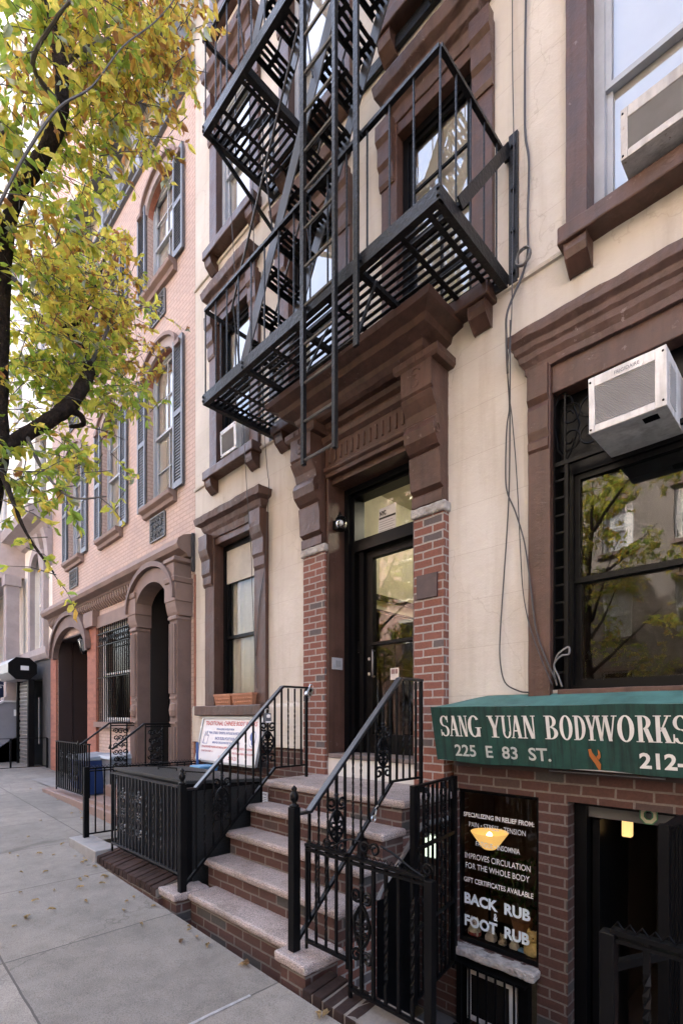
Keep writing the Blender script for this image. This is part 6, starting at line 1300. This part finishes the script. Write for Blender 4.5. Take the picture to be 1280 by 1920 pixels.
def simple_tree(x, y, label, seed):
    random.seed(seed); limbs = [[(x, y, -.1, .14), (x+.05, y, 2, .11), (x-.1, y, 4, .09), (x, y+.1, 6.5, .06), (x, y, 9, .02)]]; bl = []
    for k in range(9):
        a = k*2.4; z = 3+.55*k; e = (x+1.9*math.cos(a), y+1.9*math.sin(a), z+1.8, .01); limbs.append([(x, y, z, .06), (x+.9*math.cos(a), y+.9*math.sin(a), z+.8, .035), e])
    for k in range(46): a = random.uniform(0, 6.3); q = random.uniform(.4, 2.4); bl.append((x+q*math.cos(a), y+q*math.sin(a), random.uniform(3.4, 9.5)-q*.3, .6, .8))
    tree('street_tree', (x, y, 0), label, limbs, bl, 1.6, lambda p, t: random.choice((0, 0, 1, 1, 2, 3)), (.10, .17))
simple_tree(-5.4, -12.6, 'leafy street tree across the street facing the stoop', 3); simple_tree(1.5, -13.4, 'leafy street tree across the street behind the camera', 5); simple_tree(-15, -13.3, 'leafy street tree across the street facing the salmon house', 8)
random.seed(21)
# ================================================================== fallen leaves
DRY = [leafmat('dry_tan_leaf', (.36, .26, .13)), leafmat('dry_brown_leaf', (.20, .12, .06))]
FP = [(-3.34, -1.88), (-3.25, -1.96), (-3.22, -1.87), (-2.69, -1.83), (-2.63, -1.83), (-4.19, -1.96), (-3.99, -2.08), (-3.69, -2.08), (-4.89, -1.87), (-5.24, -1.85), (-5.51, -1.85), (-6.31, -1.89), (-5.97, -2.07), (-4.9, -1.86), (-8.08, -1.24), (-8.05, -1.15), (-8.17, -1.12), (-7.6, -1.28), (-5.78, -1.88), (-5.61, -1.86), (-1.98, -1.84), (-1.92, -1.85), (-3.42, -1.84), (-3.07, -1.86), (-7.0, -2.04), (-7.83, -1.7), (-5.02, -2.1), (-3.92, -1.84), (-6.39, -2.36), (-9.32, -1.12), (-10.84, -1.13)]+[(-4.2-.9*abs(math.sin(k*1.9))*k*.16, -1.9-.11*((k*7) % 9)) for k in range(18)]
prot = None
for i, (x, y) in enumerate(FP):
    if i < 4 or prot is None:
        m = MB(); L = random.uniform(.075, .10)
        for _ in range(1 if i else 1): leaf(m, Vector((0, 0, .012)), Vector((1, .1, .02)), Vector((.1, .1, 1)), L, 0); leaf(m, Vector((.004, 0, .012)), Vector((.8, .5, .1)), Vector((.1, -.2, 1)), L*.6, 0)
        o = m.build('fallen_leaf', DRY[i % 2]); tag(o, 'dry tan leaf lying on the grey pavement by the steps and fences', 'leaf', 'fallen leaves on the pavement'); prot = o if prot is None else prot
    else: o = dup(prot, (0, 0, 0))
    zz_ = gz(x)+.003
    o.location = (x, y, zz_); o.rotation_euler = (random.uniform(-.2, .2), random.uniform(-.2, .2), random.uniform(0, 6.3)); s = random.uniform(.55, 1.0); o.scale = (s, s, s)

# ================================================================== worn edges on the masonry
import bmesh
from mathutils import noise as mnoise
def worn(o, amp, maxlen, scale):
    me = o.data; bm = bmesh.new(); bm.from_mesh(me); bmesh.ops.triangulate(bm, faces=[f for f in bm.faces if len(f.verts) > 4])
    for _ in range(6):
        L = [e for e in bm.edges if e.calc_length() > maxlen]
        if not L or len(bm.faces) > 9000: break
        bmesh.ops.subdivide_edges(bm, edges=L, cuts=1, use_grid_fill=True)
    off = rootloc(o)
    for v in bm.verts:
        p = (v.co+off)*scale; d = mnoise.noise_vector(p)*.7+mnoise.noise_vector(p*3.1)*.3; v.co += d*amp
    bm.to_mesh(me); bm.free(); me.update()
WORN = {'lintel_cornice': (.013, .07, 7), 'portico_cornice': (.009, .07, 6), 'sill': (.006, .07, 8), 'stone_sill': (.012, .04, 14), 'pier_cap': (.010, .035, 16), 'tread': (.0035, .06, 11), 'landing': (.0035, .06, 11),
        'console': (.004, .06, 8), 'casing': (.004, .09, 6), 'bed_mould': (.005, .06, 8), 'corbel': (.005, .05, 9), 'lintel_beam': (.004, .08, 7), 'hood_mould': (.005, .08, 8), 'ledge_cornice': (.008, .12, 5), 'coping': (.004, .06, 12), 'brick_coping': (.004, .06, 12), 'stone_cap': (.006, .07, 10), 'soffit_edge': (.006, .06, 9), 'string_course': (.005, .1, 5), 'yard_kerb': (.008, .1, 6)}
for o in list(bpy.data.objects):
    k = o.name.split('.')[0]
    if o.type == 'MESH' and k in WORN and (o.parent is None or abs(o.location.length) < 8): worn(o, *WORN[k])
